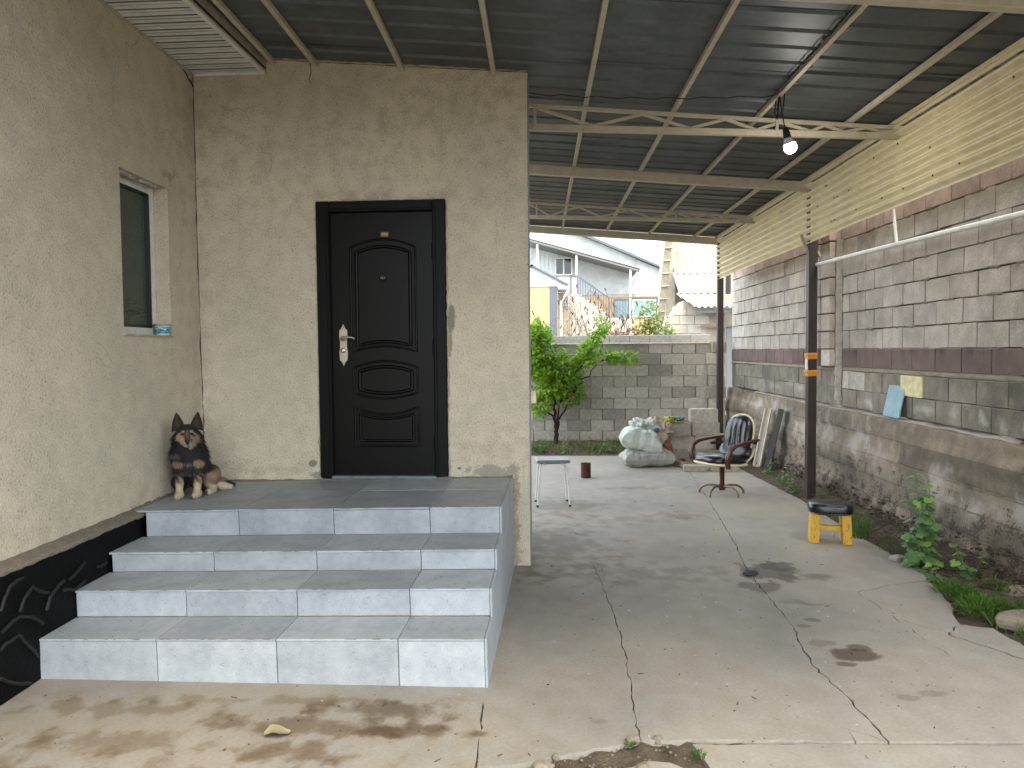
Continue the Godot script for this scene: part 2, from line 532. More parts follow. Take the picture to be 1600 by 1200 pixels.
func pavement_material() -> StandardMaterial3D:
	var W := 1536; var H := 2048
	var x0 := -3.5; var z0 := -12.5
	var sx := W / 7.0; var sz := H / 10.5
	var n1 := nbytes(101, 0.0045, W, H, 4)
	var n2 := nbytes(102, 0.022, W, H, 4)
	var n3 := nbytes(103, 0.22, W, H, 2)
	var d := PackedByteArray(); d.resize(W * H * 3)
	var rr := PackedByteArray(); rr.resize(W * H)
	rr.fill(225)
	for i in W * H:
		var t := 1.0 + (n1[i] / 255.0 - 0.5) * 0.12 + (n2[i] / 255.0 - 0.5) * 0.10 + (n3[i] / 255.0 - 0.5) * 0.10
		var w := (n1[i] - n2[i]) * 0.012
		d[i * 3] = clampi(int(142.0 * t + w), 0, 255)
		d[i * 3 + 1] = clampi(int(136.0 * t), 0, 255)
		d[i * 3 + 2] = clampi(int(126.0 * t - w), 0, 255)
	# damp patches, old spills, dusty streaks, a grey band and painted house-corner shade: x, z, radius x, radius z, strength, red, green, blue, ragged
	var st := [
		[1.66, -5.58, 0.23, 0.26, 0.85, 0.58, 0.52, 0.46, 0.55], [1.90, -5.46, 0.16, 0.14, 0.75, 0.62, 0.56, 0.50, 0.8], [1.76, -5.72, 0.14, 0.12, 0.8, 0.58, 0.52, 0.46, 0.7],
		[1.50, -5.22, 0.15, 0.11, 0.75, 0.64, 0.58, 0.52, 0.7], [1.60, -4.90, 0.12, 0.05, 0.5, 0.72, 0.68, 0.62, 1.0], [1.76, -4.86, 0.10, 0.04, 0.5, 0.72, 0.68, 0.62, 1.0],
		[1.62, -4.58, 0.06, 0.05, 0.6, 0.70, 0.66, 0.60, 0.5], [1.53, -4.48, 0.05, 0.03, 0.5, 0.7, 0.66, 0.6, 0.5], [1.66, -4.05, 0.13, 0.10, 0.9, 0.56, 0.51, 0.45, 0.35],
		[1.71, -4.15, 0.07, 0.06, 0.85, 0.60, 0.55, 0.48, 0.4], [1.57, -3.93, 0.07, 0.035, 0.8, 0.64, 0.58, 0.52, 0.4], [1.54, -4.22, 0.09, 0.05, 0.45, 0.72, 0.68, 0.62, 0.7],
		[1.70, -3.55, 0.06, 0.03, 0.4, 0.75, 0.72, 0.68, 0.6], [1.82, -3.60, 0.07, 0.03, 0.4, 0.75, 0.72, 0.68, 0.6],
		[0.55, -5.55, 0.85, 0.30, 0.45, 0.76, 0.75, 0.74, 1.2], [0.15, -6.3, 0.45, 0.9, 0.50, 0.76, 0.72, 0.66, 1.1], [0.2, -7.9, 0.5, 0.5, 0.4, 0.80, 0.76, 0.71, 1.2],  # grey band, then house-corner dirt with the shade there painted into the colour
		[0.9, -7.3, 0.6, 0.16, 0.4, 0.80, 0.77, 0.72, 1.3], [1.35, -7.5, 0.25, 0.2, 0.5, 0.74, 0.66, 0.58, 0.9], [1.2, -9.0, 0.4, 0.10, 0.45, 0.74, 0.68, 0.62, 1.2],
		[-0.72, -3.38, 0.34, 0.10, 0.90, 0.66, 0.58, 0.48, 0.9], [-1.05, -3.22, 0.55, 0.10, 0.80, 0.70, 0.62, 0.52, 1.2], [-1.0, -3.02, 0.30, 0.12, 0.75, 0.70, 0.62, 0.52, 1.2],
		[-0.55, -3.18, 0.26, 0.06, 0.85, 0.66, 0.58, 0.48, 0.9], [-1.75, -3.10, 0.45, 0.10, 0.60, 0.74, 0.67, 0.57, 1.3], [-2.05, -3.38, 0.5, 0.08, 0.55, 0.76, 0.70, 0.60, 1.4],
		[-2.3, -3.0, 0.35, 0.16, 0.55, 0.76, 0.69, 0.60, 1.3], [-1.35, -3.47, 0.7, 0.05, 0.5, 0.76, 0.69, 0.6, 1.3], [-1.5, -2.7, 1.2, 0.25, 0.5, 0.8, 0.74, 0.66, 1.4],
		[-1.6, -3.2, 1.4, 0.7, 0.35, 1.0, 0.95, 0.86, 0.8], [0.25, -3.3, 0.05, 0.02, 0.4, 0.8, 0.78, 0.74, 0.4],
		[1.9, -7.0, 0.7, 1.6, 0.35, 1.1, 1.09, 1.07, 1.2], [0.9, -4.2, 0.5, 0.7, 0.30, 1.08, 1.07, 1.06, 1.2], [0.8, -10.8, 1.5, 0.8, 0.30, 1.13, 1.12, 1.10, 0.9], [2.2, -4.7, 0.35, 0.4, 0.4, 1.10, 1.07, 1.05, 0.9],
	]
	for s in st:
		var xa := maxi(0, int((s[0] - s[2] * 1.7 - x0) * sx)); var xb := mini(W, int((s[0] + s[2] * 1.7 - x0) * sx))
		var ya := maxi(0, int((s[1] - s[3] * 1.7 - z0) * sz)); var yb := mini(H, int((s[1] + s[3] * 1.7 - z0) * sz))
		for y in range(ya, yb):
			for x in range(xa, xb):
				var i := y * W + x
				var e: float = Vector2((x / sx + x0 - s[0]) / s[2], (y / sz + z0 - s[1]) / s[3]).length() + (n2[i] / 255.0 - 0.5) * s[8] * 1.7 + (n3[i] / 255.0 - 0.5) * 0.15
				var k: float = clampf((1.0 - e) * (4.0 if s[8] < 0.75 else 1.6), 0.0, 1.0) * s[4] * (1.0 if s[8] < 0.75 else 0.8)
				if k > 0.0:
					for q in 3: d[i * 3 + q] = clampi(int(d[i * 3 + q] * lerpf(1.0, s[5 + q], k)), 0, 255)
					if s[5] < 0.7: rr[i] = int(lerpf(rr[i], 130.0, k))
	# paint drips and crumbs trodden into the surface
	for k in 500:
		var px := rng.randi_range(500, W - 200); var py := rng.randi_range(300, H - 130)
		var light := rng.randf() < 0.4
		var g := rng.randi_range(1, 2)
		for y in rng.randi_range(1, 2):
			for x in g:
				var i := (py + y) * W + px + x
				for q in 3: d[i * 3 + q] = 205 if light else 84 - q * 8
	var m := mat(Color.WHITE, 1.0)
	m.albedo_texture = rgb_tex(d, W, H)
	m.roughness_texture = l_tex(rr, W, H)
	m.heightmap_enabled = true
	m.heightmap_texture = l_tex(n3, W, H)
	m.heightmap_scale = 0.12
	return m

func ground() -> void:
	var mb := MB.new()
	mb.quad(Vector3(-150, -0.05, 60), Vector3(150, -0.05, 60), Vector3(150, -0.05, -250), Vector3(-150, -0.05, -250))
	var g := put(mb, "ground", M.dirt, self)
	kind(g, "structure"); g.set_meta("label", "bare brown earth under and around the concrete yard")
	# loose earth where a corner of the concrete has broken away, and along the foot of the block wall
	var nz := noise(5, 1.6, 4)
	mb = MB.new()
	mb.grid(40, 30, func(i, j):
		var x: float = -0.6 + 1.5 * i / 40.0; var z: float = -3.3 + 2.2 * j / 30.0
		return cp(x, -0.022 + 0.03 * nz.get_noise_2d(x * 6.0, z * 6.0), z))
	mb.grid(10, 120, func(i, j):
		var x: float = 2.3 + 1.0 * i / 10.0; var z: float = -12.0 + 9.5 * j / 120.0
		return cp(x, -0.03 + 0.075 * smoothstep(2.65, 3.25, x) + 0.035 * nz.get_noise_2d(x * 5.0, z * 5.0), z))
	mb.grid(60, 22, func(i, j):
		var x: float = -2.0 + 5.0 * i / 60.0; var z: float = -13.4 + 1.9 * j / 22.0
		return cp(x, -0.03 + 0.07 * smoothstep(-11.9, -13.2, z) + 0.035 * nz.get_noise_2d(x * 5.0, z * 5.0), z))
	var soil := put(mb, "soil", M.dirt, self)
	kind(soil, "structure")
	var pm := pavement_material()
	var uvf := func(p: Vector3, _n: Vector3) -> Vector2:
		var q: Vector3 = CB.inverse() * p
		return Vector2((q.x + 3.5) / 7.0, (q.z + 12.5) / 10.5)
	var slab := ragged(v2([-0.27, -3.58, -0.254, -2.93, -0.118, -2.938, 0.17, -3.04, 0.408, -3.146, 1.3, -3.150, 1.978, -3.16, 2.9, -3.17, 2.70, -3.95, 2.606, -4.18, 2.60, -4.45, 2.449, -4.518, 2.50, -4.70, 2.56, -4.798, 2.66, -5.2, 2.719, -5.477, 2.749, -5.984, 2.745, -6.828, 2.788, -8.291, 2.72, -9.758, 2.70, -11.0, 2.55, -11.75,
		1.9, -11.8, 1.4, -11.88, 1.139, -11.756, -0.056, -11.79, -0.9, -11.8, -1.5, -11.8, -1.5, -6.2, -0.95, -5.3, -0.5, -4.5]), 0.05, 0.010)
	var polys: Array[PackedVector2Array] = [slab]
	var cracks := [
		[0.011, [0.408, -3.10, 0.413, -3.3, 0.438, -3.74, 0.445, -4.2, 0.449, -4.661, 0.43, -5.0, 0.413, -5.463, 0.39, -5.75]],
		[0.016, [1.43, -3.10, 1.42, -3.2, 1.417, -3.58, 1.385, -3.908, 1.42, -4.2, 1.466, -4.454, 1.491, -5.039, 1.50, -5.4, 1.53, -5.75, 1.62, -6.4, 1.717, -7.351, 1.846, -8.674, 1.93, -9.6, 2.0, -10.8, 2.05, -11.95]],
		[0.012, [2.75, -5.39, 2.4, -5.28, 2.101, -5.111, 2.115, -4.854, 2.128, -4.312, 2.15, -3.95, 2.3, -3.6, 2.5, -3.1]],
		[0.02, [2.47, -4.512, 2.40, -4.48, 2.30, -4.35, 2.38, -4.2, 2.55, -3.95, 2.9, -3.9]],
		[0.009, [2.32, -4.36, 2.2, -4.5, 2.134, -4.62]],
		[0.008, [0.93, -6.2, 0.76, -7.5]],
		[0.008, [-1.6, -8.95, 0.2, -8.85, 1.2, -8.72, 1.87, -8.7]],
		[0.008, [1.56, -6.05, 1.2, -6.9, 1.68, -7.05]],
		[0.01, [1.44, -3.12, 1.30, -3.25, 1.29, -3.12]],
		[0.008, [2.8, -7.2, 2.5, -6.6, 2.62, -5.9, 2.76, -5.6]],
	]
	for c in cracks:
		var line := ragged(v2(c[1]), 0.04, 0.009, false)
		var cut := thicken(line, c[0] * 0.5)
		var next: Array[PackedVector2Array] = []
		for p in polys:
			var res := Geometry2D.clip_polygons(p, cut)
			var bad := false
			for r in res:
				if Geometry2D.is_polygon_clockwise(r): bad = true
			if bad: next.append(p)
			else:
				for r in res:
					if r.size() > 4: next.append(r)
		polys = next
	var k := 0
	for p in polys:
		if Geometry2D.triangulate_polygon(p).is_empty(): print("slab not filled ", p.size()); continue
		mb = MB.new()
		mb.prism(p, -0.06, 0.0 - 0.0012 * (k % 3), func(q: Vector3): return CB * q)
		var o := put(mb, "pavement", pm, self, Transform3D.IDENTITY, uvf)
		kind(o, "structure")
		k += 1
	for p in [
		ragged(v2([0.62, -3.125, 0.9, -3.13, 1.3, -3.135, 1.978, -3.145, 3.3, -3.155, 3.3, 9.0, 0.9, 9.0, 0.3, 0.0, 0.55, -2.5, 0.66, -2.9]), 0.1, 0.01),
		ragged(v2([-2.95, -3.8, -0.275, -3.8, -0.272, -3.4, -0.264, -2.9, -0.27, -2.4, -0.2, 1.5, 0.88, 9.0, -2.95, 9.0]), 0.09, 0.01),
		ragged(v2([0.02, -2.88, 0.26, -2.92, 0.42, -2.99, 0.56, -2.93, 0.5, -2.6, 0.1, -2.5, -0.05, -2.7]), 0.06, 0.02),
		ragged(v2([-0.24, -2.86, -0.1, -2.88, -0.06, -2.6, -0.22, -2.2]), 0.06, 0.02)]:
		mb = MB.new()
		mb.prism(p, -0.06, -0.007 if p[0].x > -1.0 else 0.003, func(q: Vector3): return CB * q)
		kind(put(mb, "pavement", pm, self, Transform3D.IDENTITY, uvf), "structure")

# ------------------------------------------------------------------ house
func roof_y(x: float) -> float: return 3.66 - 0.08 * (x + 0.1)    # underside of the carport sheet, in its own axes

func arc_loop(l: float, r: float, t: float, b: float, rise_t: float, rise_b: float, z: float) -> Array:
	var p := []
	var m := (l + r) * 0.5; var hw := (r - l) * 0.5
	for k in 13:
		var x := lerpf(l, r, k / 12.0)
		p.append(Vector3(x, t + rise_t * (1.0 - pow((x - m) / hw, 2.0)), z))
	for k in 5: p.append(Vector3(r, lerpf(t, b, (k + 1) / 6.0), z))
	for k in 13:
		var x := lerpf(r, l, k / 12.0)
		p.append(Vector3(x, b + rise_b * (1.0 - pow((x - m) / hw, 2.0)), z))
	for k in 5: p.append(Vector3(l, lerpf(b, t, (k + 1) / 6.0), z))
	p.append(p[0])
	return p

func house() -> void:
	var h := thing("house", "beige plastered house with dark front door, narrow window and white eaves", "house", HO)
	var L := Transform3D(HL.basis, Vector3.ZERO)
	var W := Transform3D(Basis.IDENTITY, -HO)
	# left wall
	var pl := plaster(201, 3.2, 3.9, 320, [
		[0.15, 3.3, 0.25, 0.5, 140, 132, 114, 0.35, 1.4], [0.1, 1.4, 0.16, 1.1, 150, 138, 118, 0.35, 1.3], [0.4, 2.86, 0.10, 0.05, 138, 124, 104, 0.6, 0.8],
		[1.4, 0.75, 1.6, 0.12, 160, 146, 122, 0.4, 1.4], [0.5, 0.72, 0.5, 0.10, 152, 140, 120, 0.5, 1.2], [1.9, 2.9, 0.6, 0.7, 170, 166, 154, 0.4, 1.5], [1.3, 1.2, 0.5, 0.5, 190, 183, 166, 0.4, 1.5]])
	var mb := MB.new()
	mb.box(Vector3(-0.17, 1.93, 0.08), Vector3(0.34, 3.86, 0.76))
	mb.box(Vector3(-0.17, 1.93, 4.545), Vector3(0.34, 3.86, 6.91))
	mb.box(Vector3(-0.17, 0.872, 0.775), Vector3(0.34, 1.745, 0.63))
	mb.box(Vector3(-0.17, 3.3175, 0.775), Vector3(0.34, 1.085, 0.63))
	put(mb, "wall", pl, h, L, func(p, _n): return Vector2((p.z - p.x) / 3.2, 1.0 - p.y / 3.9))
	# door wall
	var pd := plaster(231, 2.8, 4.0, 360, [
		[0.25, 3.4, 0.3, 0.5, 140, 132, 112, 0.4, 1.4], [0.16, 2.0, 0.07, 1.8, 146, 130, 108, 0.4, 1.3], [1.2, 2.95, 1.0, 0.35, 160, 150, 126, 0.4, 1.5], [2.0, 3.4, 0.6, 0.3, 152, 142, 120, 0.45, 1.4],
		[1.55, 2.80, 0.6, 0.06, 146, 128, 104, 0.6, 1.2], [0.60, 0.72, 0.5, 0.06, 140, 122, 98, 0.6, 1.1], [2.4, 0.85, 0.3, 0.25, 150, 136, 112, 0.5, 1.2],
		[2.075, 1.86, 0.032, 0.12, 122, 116, 104, 0.9, 0.35], [2.06, 1.66, 0.02, 0.10, 132, 116, 96, 0.7, 0.4], [1.0, 0.775, 0.035, 0.03, 118, 110, 98, 0.9, 0.3], [1.02, 0.69, 0.06, 0.03, 126, 122, 112, 0.8, 0.5],
		[2.12, 0.74, 0.02, 0.015, 118, 110, 98, 0.9, 0.3], [0.5, 1.3, 0.4, 0.3, 190, 184, 166, 0.4, 1.4], [2.35, 0.72, 0.25, 0.05, 128, 122, 112, 0.6, 0.8], [2.45, 3.5, 0.2, 0.2, 150, 128, 112, 0.4, 1.2]])
	mb = MB.new()
	mb.prism(ragged(v2([-2.9, 0, -1.832, 0, -1.832, 2.745, -0.856, 2.745, -0.856, 0, -0.24, 0, -0.24, 3.655, -1.0, 3.715, -2.9, 3.87]), 0.06, 0.002), -5.95, -5.72, func(r: Vector3): return Vector3(r.x, r.z, r.y))
	put(mb, "wall", pd, h, W, func(p, n): return Vector2((p.x + 2.9 + (p.z + 5.72)) / 2.8, 1.0 - p.y / 4.0))
	# the rest of the shell, closed behind
	mb = MB.new()
	mb.box(Vector3(-3.5, 1.75, -6.48), Vector3(5.4, 3.5, 1.04))
	put(mb, "wall", M.stucco_trim, h, W)
	mb = MB.new()
	mb.box(Vector3(-3.1, 1.93, 3.9), Vector3(0.2, 3.86, 8.4)); mb.box(Vector3(-1.67, 1.93, 8.1), Vector3(2.66, 3.86, 0.2)); mb.box(Vector3(-1.67, 1.93, -0.22), Vector3(2.66, 3.86, 0.16))
	mb.box(Vector3(-1.67, 0.25, 3.98), Vector3(2.66, 0.3, 8.0))
	put(mb, "wall", M.room, h, L)
	mb = MB.new()
	mb.box(Vector3(-1.33, 3.93, 4.0), Vector3(3.9, 0.13, 8.6))
	put(mb, "roof", M.steel, h, L)
	# black plinth with raised joints round mock stones
	mb = MB.new()
	mb.box(Vector3(0.030, 0.25, 4.4), Vector3(0.09, 0.70, 7.2), Basis.IDENTITY, 0.004)
	var plinth := put(mb, "plinth", M.black_paint, h, L)
	var joints := [[2.39, 0.44, 2.36, 0.49, 2.31, 0.54, 2.22, 0.55], [2.26, 0.39, 2.22, 0.45, 2.16, 0.48, 2.11, 0.44, 2.03, 0.41], [2.06, 0.33, 2.03, 0.39, 1.95, 0.43, 1.9, 0.44], [1.87, 0.43, 1.79, 0.45, 1.71, 0.48],
		[2.39, 0.34, 2.32, 0.36, 2.26, 0.37, 2.18, 0.34, 2.08, 0.27], [2.4, 0.26, 2.35, 0.28, 2.27, 0.28], [1.92, 0.39, 1.81, 0.36, 1.71, 0.38], [2.41, 0.13, 2.32, 0.07, 2.19, 0.01], [1.6, 0.42, 1.5, 0.42], [2.27, 0.28, 2.2, 0.2, 2.13, 0.12],
		[2.9, 0.5, 2.75, 0.42, 2.7, 0.3, 2.55, 0.25], [2.7, 0.3, 2.9, 0.2, 3.0, 0.05], [3.3, 0.5, 3.2, 0.35, 3.0, 0.33], [3.6, 0.45, 3.5, 0.3, 3.2, 0.25, 3.15, 0.05], [4.0, 0.5, 3.9, 0.3, 3.6, 0.2]]
	for j in joints:
		mb = MB.new()
		var pts := []
		for k in range(0, j.size() - 2, 2):
			for q in 4:
				var t := q / 4.0
				pts.append(Vector3(0.078 + rng.randf_range(-0.003, 0.003), lerpf(j[k + 1], j[k + 3], t) + rng.randf_range(-0.004, 0.004), lerpf(j[k], j[k + 2], t)))
		pts.append(Vector3(0.07, j[j.size() - 1], j[j.size() - 2]))
		mb.tube(pts, 0.0095, 6)
		put(mb, "mortar_ridge", M.lit_ridge, plinth, L)
	var nz := noise(77, 3.0, 4)
	mb = MB.new()
	mb.grid(4, 240, func(i, j):
		var z: float = 0.9 + 7.1 * j / 240.0
		var w := nz.get_noise_2d(z * 4.0, i * 3.0)
		return [Vector3(-0.01, 0.640 + 0.008 * w, z), Vector3(0.03, 0.632 + 0.006 * w, z), Vector3(0.074 + 0.006 * w, 0.618 + 0.004 * w, z), Vector3(0.082 + 0.006 * w, 0.604, z), Vector3(0.074, 0.590 + 0.012 * w, z)][i])
	put(mb, "plinth_cap", M.mortar, h, L)
	# eaves: soffit boards, fascia panels, trim
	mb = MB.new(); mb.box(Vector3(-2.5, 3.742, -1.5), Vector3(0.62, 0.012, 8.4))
	var soffit := put(mb, "soffit", M.cable, h, W)  # backing coloured near black to stand for shade in the board gaps
	var sb := MB.new()
	sb.box(Vector3(0, 0.004, 0.0), Vector3(0.56, 0.016, 0.086), Basis.IDENTITY, 0.005)
	var sbm := sb.mesh()
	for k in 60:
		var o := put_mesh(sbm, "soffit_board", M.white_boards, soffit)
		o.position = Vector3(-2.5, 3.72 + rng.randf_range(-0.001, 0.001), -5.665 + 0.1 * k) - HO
		if k < 24:
			var jb := MB.new(); jb.box(Vector3(-2.5, 3.716, -5.615 + 0.1 * k), Vector3(0.55, 0.004, 0.009))
			jb.box(Vector3(-2.5, 3.7155, -5.655 + 0.1 * k), Vector3(0.55, 0.0015, 0.004))
			put(jb, "dirty_shade_strip", M.cement_dark, soffit, W)  # dark strips paint in the shade and dirt of the board grooves
	mb = MB.new()
	mb.box(Vector3(-2.212, 3.715, -1.7), Vector3(0.03, 0.02, 8.0), Basis.IDENTITY, 0.003)
	mb.box(Vector3(-2.5, 3.715, -5.712), Vector3(0.58, 0.02, 0.012), Basis.IDENTITY, 0.002)
	put(mb, "soffit_trim", M.white_plastic, h, W)
	mb = MB.new(); mb.tube([Vector3(0.008, 3.713, 0.0), Vector3(0.008, 3.713, 8.0)], 0.011, 6)
	put(mb, "soffit_trim", M.board, h, L)
	for k in 28:
		mb = MB.new(); mb.box(Vector3(-2.204, 3.775, -5.575 + 0.29 * k), Vector3(0.014, 0.10, 0.286), Basis.IDENTITY, 0.003)
		put(mb, "fascia_panel", M.board, h, W)
	# window
	mb = MB.new()
	mb.box(Vector3(-0.13, 2.26, 0.495), Vector3(0.06, 1.04, 0.07), Basis.IDENTITY, 0.006); mb.box(Vector3(-0.13, 2.26, 1.055), Vector3(0.06, 1.04, 0.07), Basis.IDENTITY, 0.006)
	mb.box(Vector3(-0.13, 2.75, 0.775), Vector3(0.058, 0.055, 0.49), Basis.IDENTITY, 0.004); mb.box(Vector3(-0.13, 1.77, 0.775), Vector3(0.058, 0.06, 0.49), Basis.IDENTITY, 0.004)
	var win := put(mb, "window", M.white_plastic, h, L)
	mb = MB.new()
	mb.box(Vector3(-0.112, 2.26, 0.540), Vector3(0.03, 0.92, 0.018)); mb.box(Vector3(-0.112, 2.26, 1.01), Vector3(0.03, 0.92, 0.018))
	mb.box(Vector3(-0.112, 2.716, 0.775), Vector3(0.028, 0.012, 0.452)); mb.box(Vector3(-0.112, 1.806, 0.775), Vector3(0.028, 0.012, 0.452))
	put(mb, "gasket", M.gloss_black, win, L)
	mb = MB.new(); mb.box(Vector3(-0.125, 2.26, 0.775), Vector3(0.006, 0.91, 0.46)); put(mb, "pane", M.glass, win, L)
	mb = MB.new(); mb.box(Vector3(-0.045, 1.741, 0.775), Vector3(0.12, 0.012, 0.66), Basis.IDENTITY, 0.003); put(mb, "sill", M.board, win, L)
	mb = MB.new(); mb.box(Vector3(-0.27, 1.73, 0.775), Vector3(0.2, 0.05, 0.9)); put(mb, "inner_sill", M.white_plastic, win, L)
	for q in [[0.60, 0.07], [0.72, 0.11], [0.86, 0.09], [0.97, 0.10]]:
		mb = MB.new(); mb.box(Vector3(-0.06 + rng.randf() * 0.02, 2.768, q[0]), Vector3(0.05, 0.03, q[1]), Basis(Vector3.UP, rng.randf_range(-0.2, 0.2)), 0.004)
		put(mb, "broken_render", M.block2, win, L)
	# cracks in the corner
	mb = MB.new()
	var cr := [-2.80, 3.70, -2.787, 3.674, -2.764, 3.626, -2.766, 3.324, -2.764, 2.909, -2.765, 2.684, -2.763, 2.362, -2.761, 1.9, -2.752, 1.243, -2.752, 1.029, -2.750, 0.932, -2.752, 0.664]
	var cpts := []
	var crad := []
	for k in range(0, cr.size() - 2, 2):
		for q in 6:
			cpts.append(Vector3(maxf(lerpf(cr[k], cr[k + 2], q / 6.0) + rng.randf_range(-0.004, 0.004), -2.763), lerpf(cr[k + 1], cr[k + 3], q / 6.0), -5.7195))
			crad.append(rng.randf_range(0.0012, 0.0055))
	mb.tube(cpts, crad, 5)
	put(mb, "corner_crack", M.crack, h, W)
	mb = MB.new()
	mb.tube([Vector3(0.001, 3.70, 0.16), Vector3(0.001, 3.685, 0.11), Vector3(0.001, 3.66, 0.08), Vector3(0.001, 3.655, 0.04), Vector3(0.001, 3.62, 0.0)], [0.003, 0.006, 0.005, 0.009, 0.004], 5)
	put(mb, "corner_crack", M.crack, h, L)
	mb = MB.new()
	mb.tube([Vector3(-1.86, 3.78, -5.719), Vector3(-1.855, 3.70, -5.719), Vector3(-1.87, 3.66, -5.719), Vector3(-1.862, 3.62, -5.719)], [0.003, 0.0025, 0.002, 0.001], 5)
	put(mb, "hairline_crack", M.crack, h, W)
	# bead of foam and render where the wall meets the sheet roof
	var fp := []; var fr := []
	for k in 60:
		var x := -2.16 + 1.92 * k / 59.0
		fp.append(Vector3(x, roof_y(x) - 0.004, -5.70 + rng.randf_range(-0.006, 0.012))); fr.append(rng.randf_range(0.012, 0.024))
	mb = MB.new(); mb.tube(fp, fr, 7)
	put(mb, "foam_bead", M.foam, h, W)
	# little box on the end of the wall
	mb = MB.new(); mb.box(Vector3(-0.218, 1.266, -5.83), Vector3(0.045, 0.09, 0.07), Basis.IDENTITY, 0.004)
	put(mb, "junction_box", M.cream, h, W)
	mb = MB.new()
	mb.bar(Vector3(-0.237, 0.0, -5.722), Vector3(-0.237, 3.62, -5.722), 0.012, 0.012, 0.002, Vector3.RIGHT)
	put(mb, "corner_bead", M.grey_metal, h, W)
	# door
	mb = MB.new(); mb.box(Vector3(-1.345, 1.675, -5.765), Vector3(0.80, 1.99, 0.05), Basis.IDENTITY, 0.004)
	var door := put(mb, "door", M.door, h, W)
	mb = MB.new()
	for q in [[-1.786, 0.102], [-0.907, 0.098]]:
		mb.box(Vector3(q[0], 1.71, -5.745), Vector3(q[1], 2.08, 0.085), Basis.IDENTITY, 0.006)
		mb.box(Vector3(q[0] + (0.035 if q[0] < -1.3 else -0.035), 1.69, -5.707), Vector3(0.022, 2.02, 0.022), Basis.IDENTITY, 0.005)
	mb.box(Vector3(-1.345, 2.708, -5.746), Vector3(0.78, 0.084, 0.083), Basis.IDENTITY, 0.006)
	mb.box(Vector3(-1.345, 2.68, -5.708), Vector3(0.80, 0.022, 0.02), Basis.IDENTITY, 0.005)
	put(mb, "door_frame", M.black, door, W)
	mb = MB.new(); mb.box(Vector3(-1.345, 0.672, -5.735), Vector3(0.80, 0.022, 0.10), Basis.IDENTITY, 0.004); put(mb, "threshold", M.seat_grey, door, W)
	for a in [[-1.588, -1.092, 2.405, 1.618, 0.06, 0.045, 0.009], [-1.542, -1.134, 2.366, 1.664, 0.045, 0.034, 0.014], [-1.577, -1.086, 1.500, 1.312, 0.05, -0.045, 0.009], [-1.530, -1.130, 1.472, 1.336, 0.035, -0.03, 0.014],
			[-1.572, -1.082, 1.205, 0.905, -0.06, 0.0, 0.009], [-1.530, -1.122, 1.150, 0.945, -0.035, 0.0, 0.012]]:
		mb = MB.new(); mb.tube(arc_loop(a[0], a[1], a[2], a[3], a[4], a[5], -5.7405), a[6], 8, false)
		put(mb, "moulding", M.door, door, W)
	# torn plaster round the frame, cement smeared where the steps meet the wall
	for e in [[-1.838, 0.67, -1.838, 2.75], [-0.850, 0.67, -0.850, 2.75], [-1.83, 2.752, -0.86, 2.752]]:
		var pp := []; var pr := []
		for k in 70:
			var t := k / 69.0
			pp.append(Vector3(lerpf(e[0], e[2], t) + rng.randf_range(-0.006, 0.006), lerpf(e[1], e[3], t) + rng.randf_range(-0.004, 0.004), -5.719)); pr.append(rng.randf_range(0.001, 0.009) * (1.0 if rng.randf() < 0.7 else 1.6))
		mb = MB.new(); mb.tube(pp, pr, 5); put(mb, "plaster_edge", M.stucco_trim, h, W)
	mb = MB.new()
	for k in 26: mb.blob(Vector3(-0.352 + rng.randf_range(-0.012, 0.022), 0.02 + 0.026 * k, -5.716), Vector3(rng.randf_range(0.02, 0.05), rng.randf_range(0.03, 0.07), 0.012), Basis(Vector3.BACK, k), 2.4, noise(600 + k, 20.0, 2), 0.5, 9, 6)
	put(mb, "cement_smear", M.light_mortar, h, W)
	# handle plate: long, with stepped points at both ends
	mb = MB.new()
	mb.prism(v2([-1.678, 1.56, -1.662, 1.545, -1.649, 1.515, -1.636, 1.545, -1.620, 1.56, -1.617, 1.62, -1.623, 1.66, -1.623, 1.70, -1.617, 1.74, -1.620, 1.785, -1.634, 1.80, -1.649, 1.832, -1.664, 1.80, -1.678, 1.785, -1.681, 1.74, -1.675, 1.70, -1.675, 1.66, -1.681, 1.62]), -5.742, -5.730, func(r: Vector3): return Vector3(r.x, r.z, r.y))
	mb.tube([Vector3(-1.649, 1.722, -5.732), Vector3(-1.649, 1.722, -5.690), Vector3(-1.640, 1.724, -5.684), Vector3(-1.60, 1.732, -5.682), Vector3(-1.57, 1.730, -5.684), Vector3(-1.553, 1.722, -5.686)], [0.011, 0.010, 0.010, 0.008, 0.0075, 0.006], 8)
	mb.lathe([Vector2(0.024, 0.0), Vector2(0.022, 0.008), Vector2(0.0, 0.010)], 16, Vector3(-1.649, 1.722, -5.732), Basis(Vector3.RIGHT, PI / 2))
	put(mb, "handle", M.brass, door, W)
	mb = MB.new(); mb.lathe([Vector2(0.020, 0.0), Vector2(0.019, 0.012), Vector2(0.008, 0.014), Vector2(0.0, 0.011)], 16, Vector3(-1.651, 1.632, -5.732), Basis(Vector3.RIGHT, PI / 2)); put(mb, "keyhole", M.chrome, door, W)
	mb = MB.new(); mb.lathe([Vector2(0.028, 0.0), Vector2(0.027, 0.014), Vector2(0.016, 0.018), Vector2(0.013, 0.012), Vector2(0.0, 0.012)], 18, Vector3(-1.342, 2.175, -5.741), Basis(Vector3.RIGHT, PI / 2)); put(mb, "peephole", M.gloss_black, door, W)
	mb = MB.new(); mb.lathe([Vector2(0.009, 0.0), Vector2(0.006, 0.006), Vector2(0.0, 0.007)], 12, Vector3(-1.341, 2.176, -5.729), Basis(Vector3.RIGHT, PI / 2)); put(mb, "lens", M.chrome, door, W)
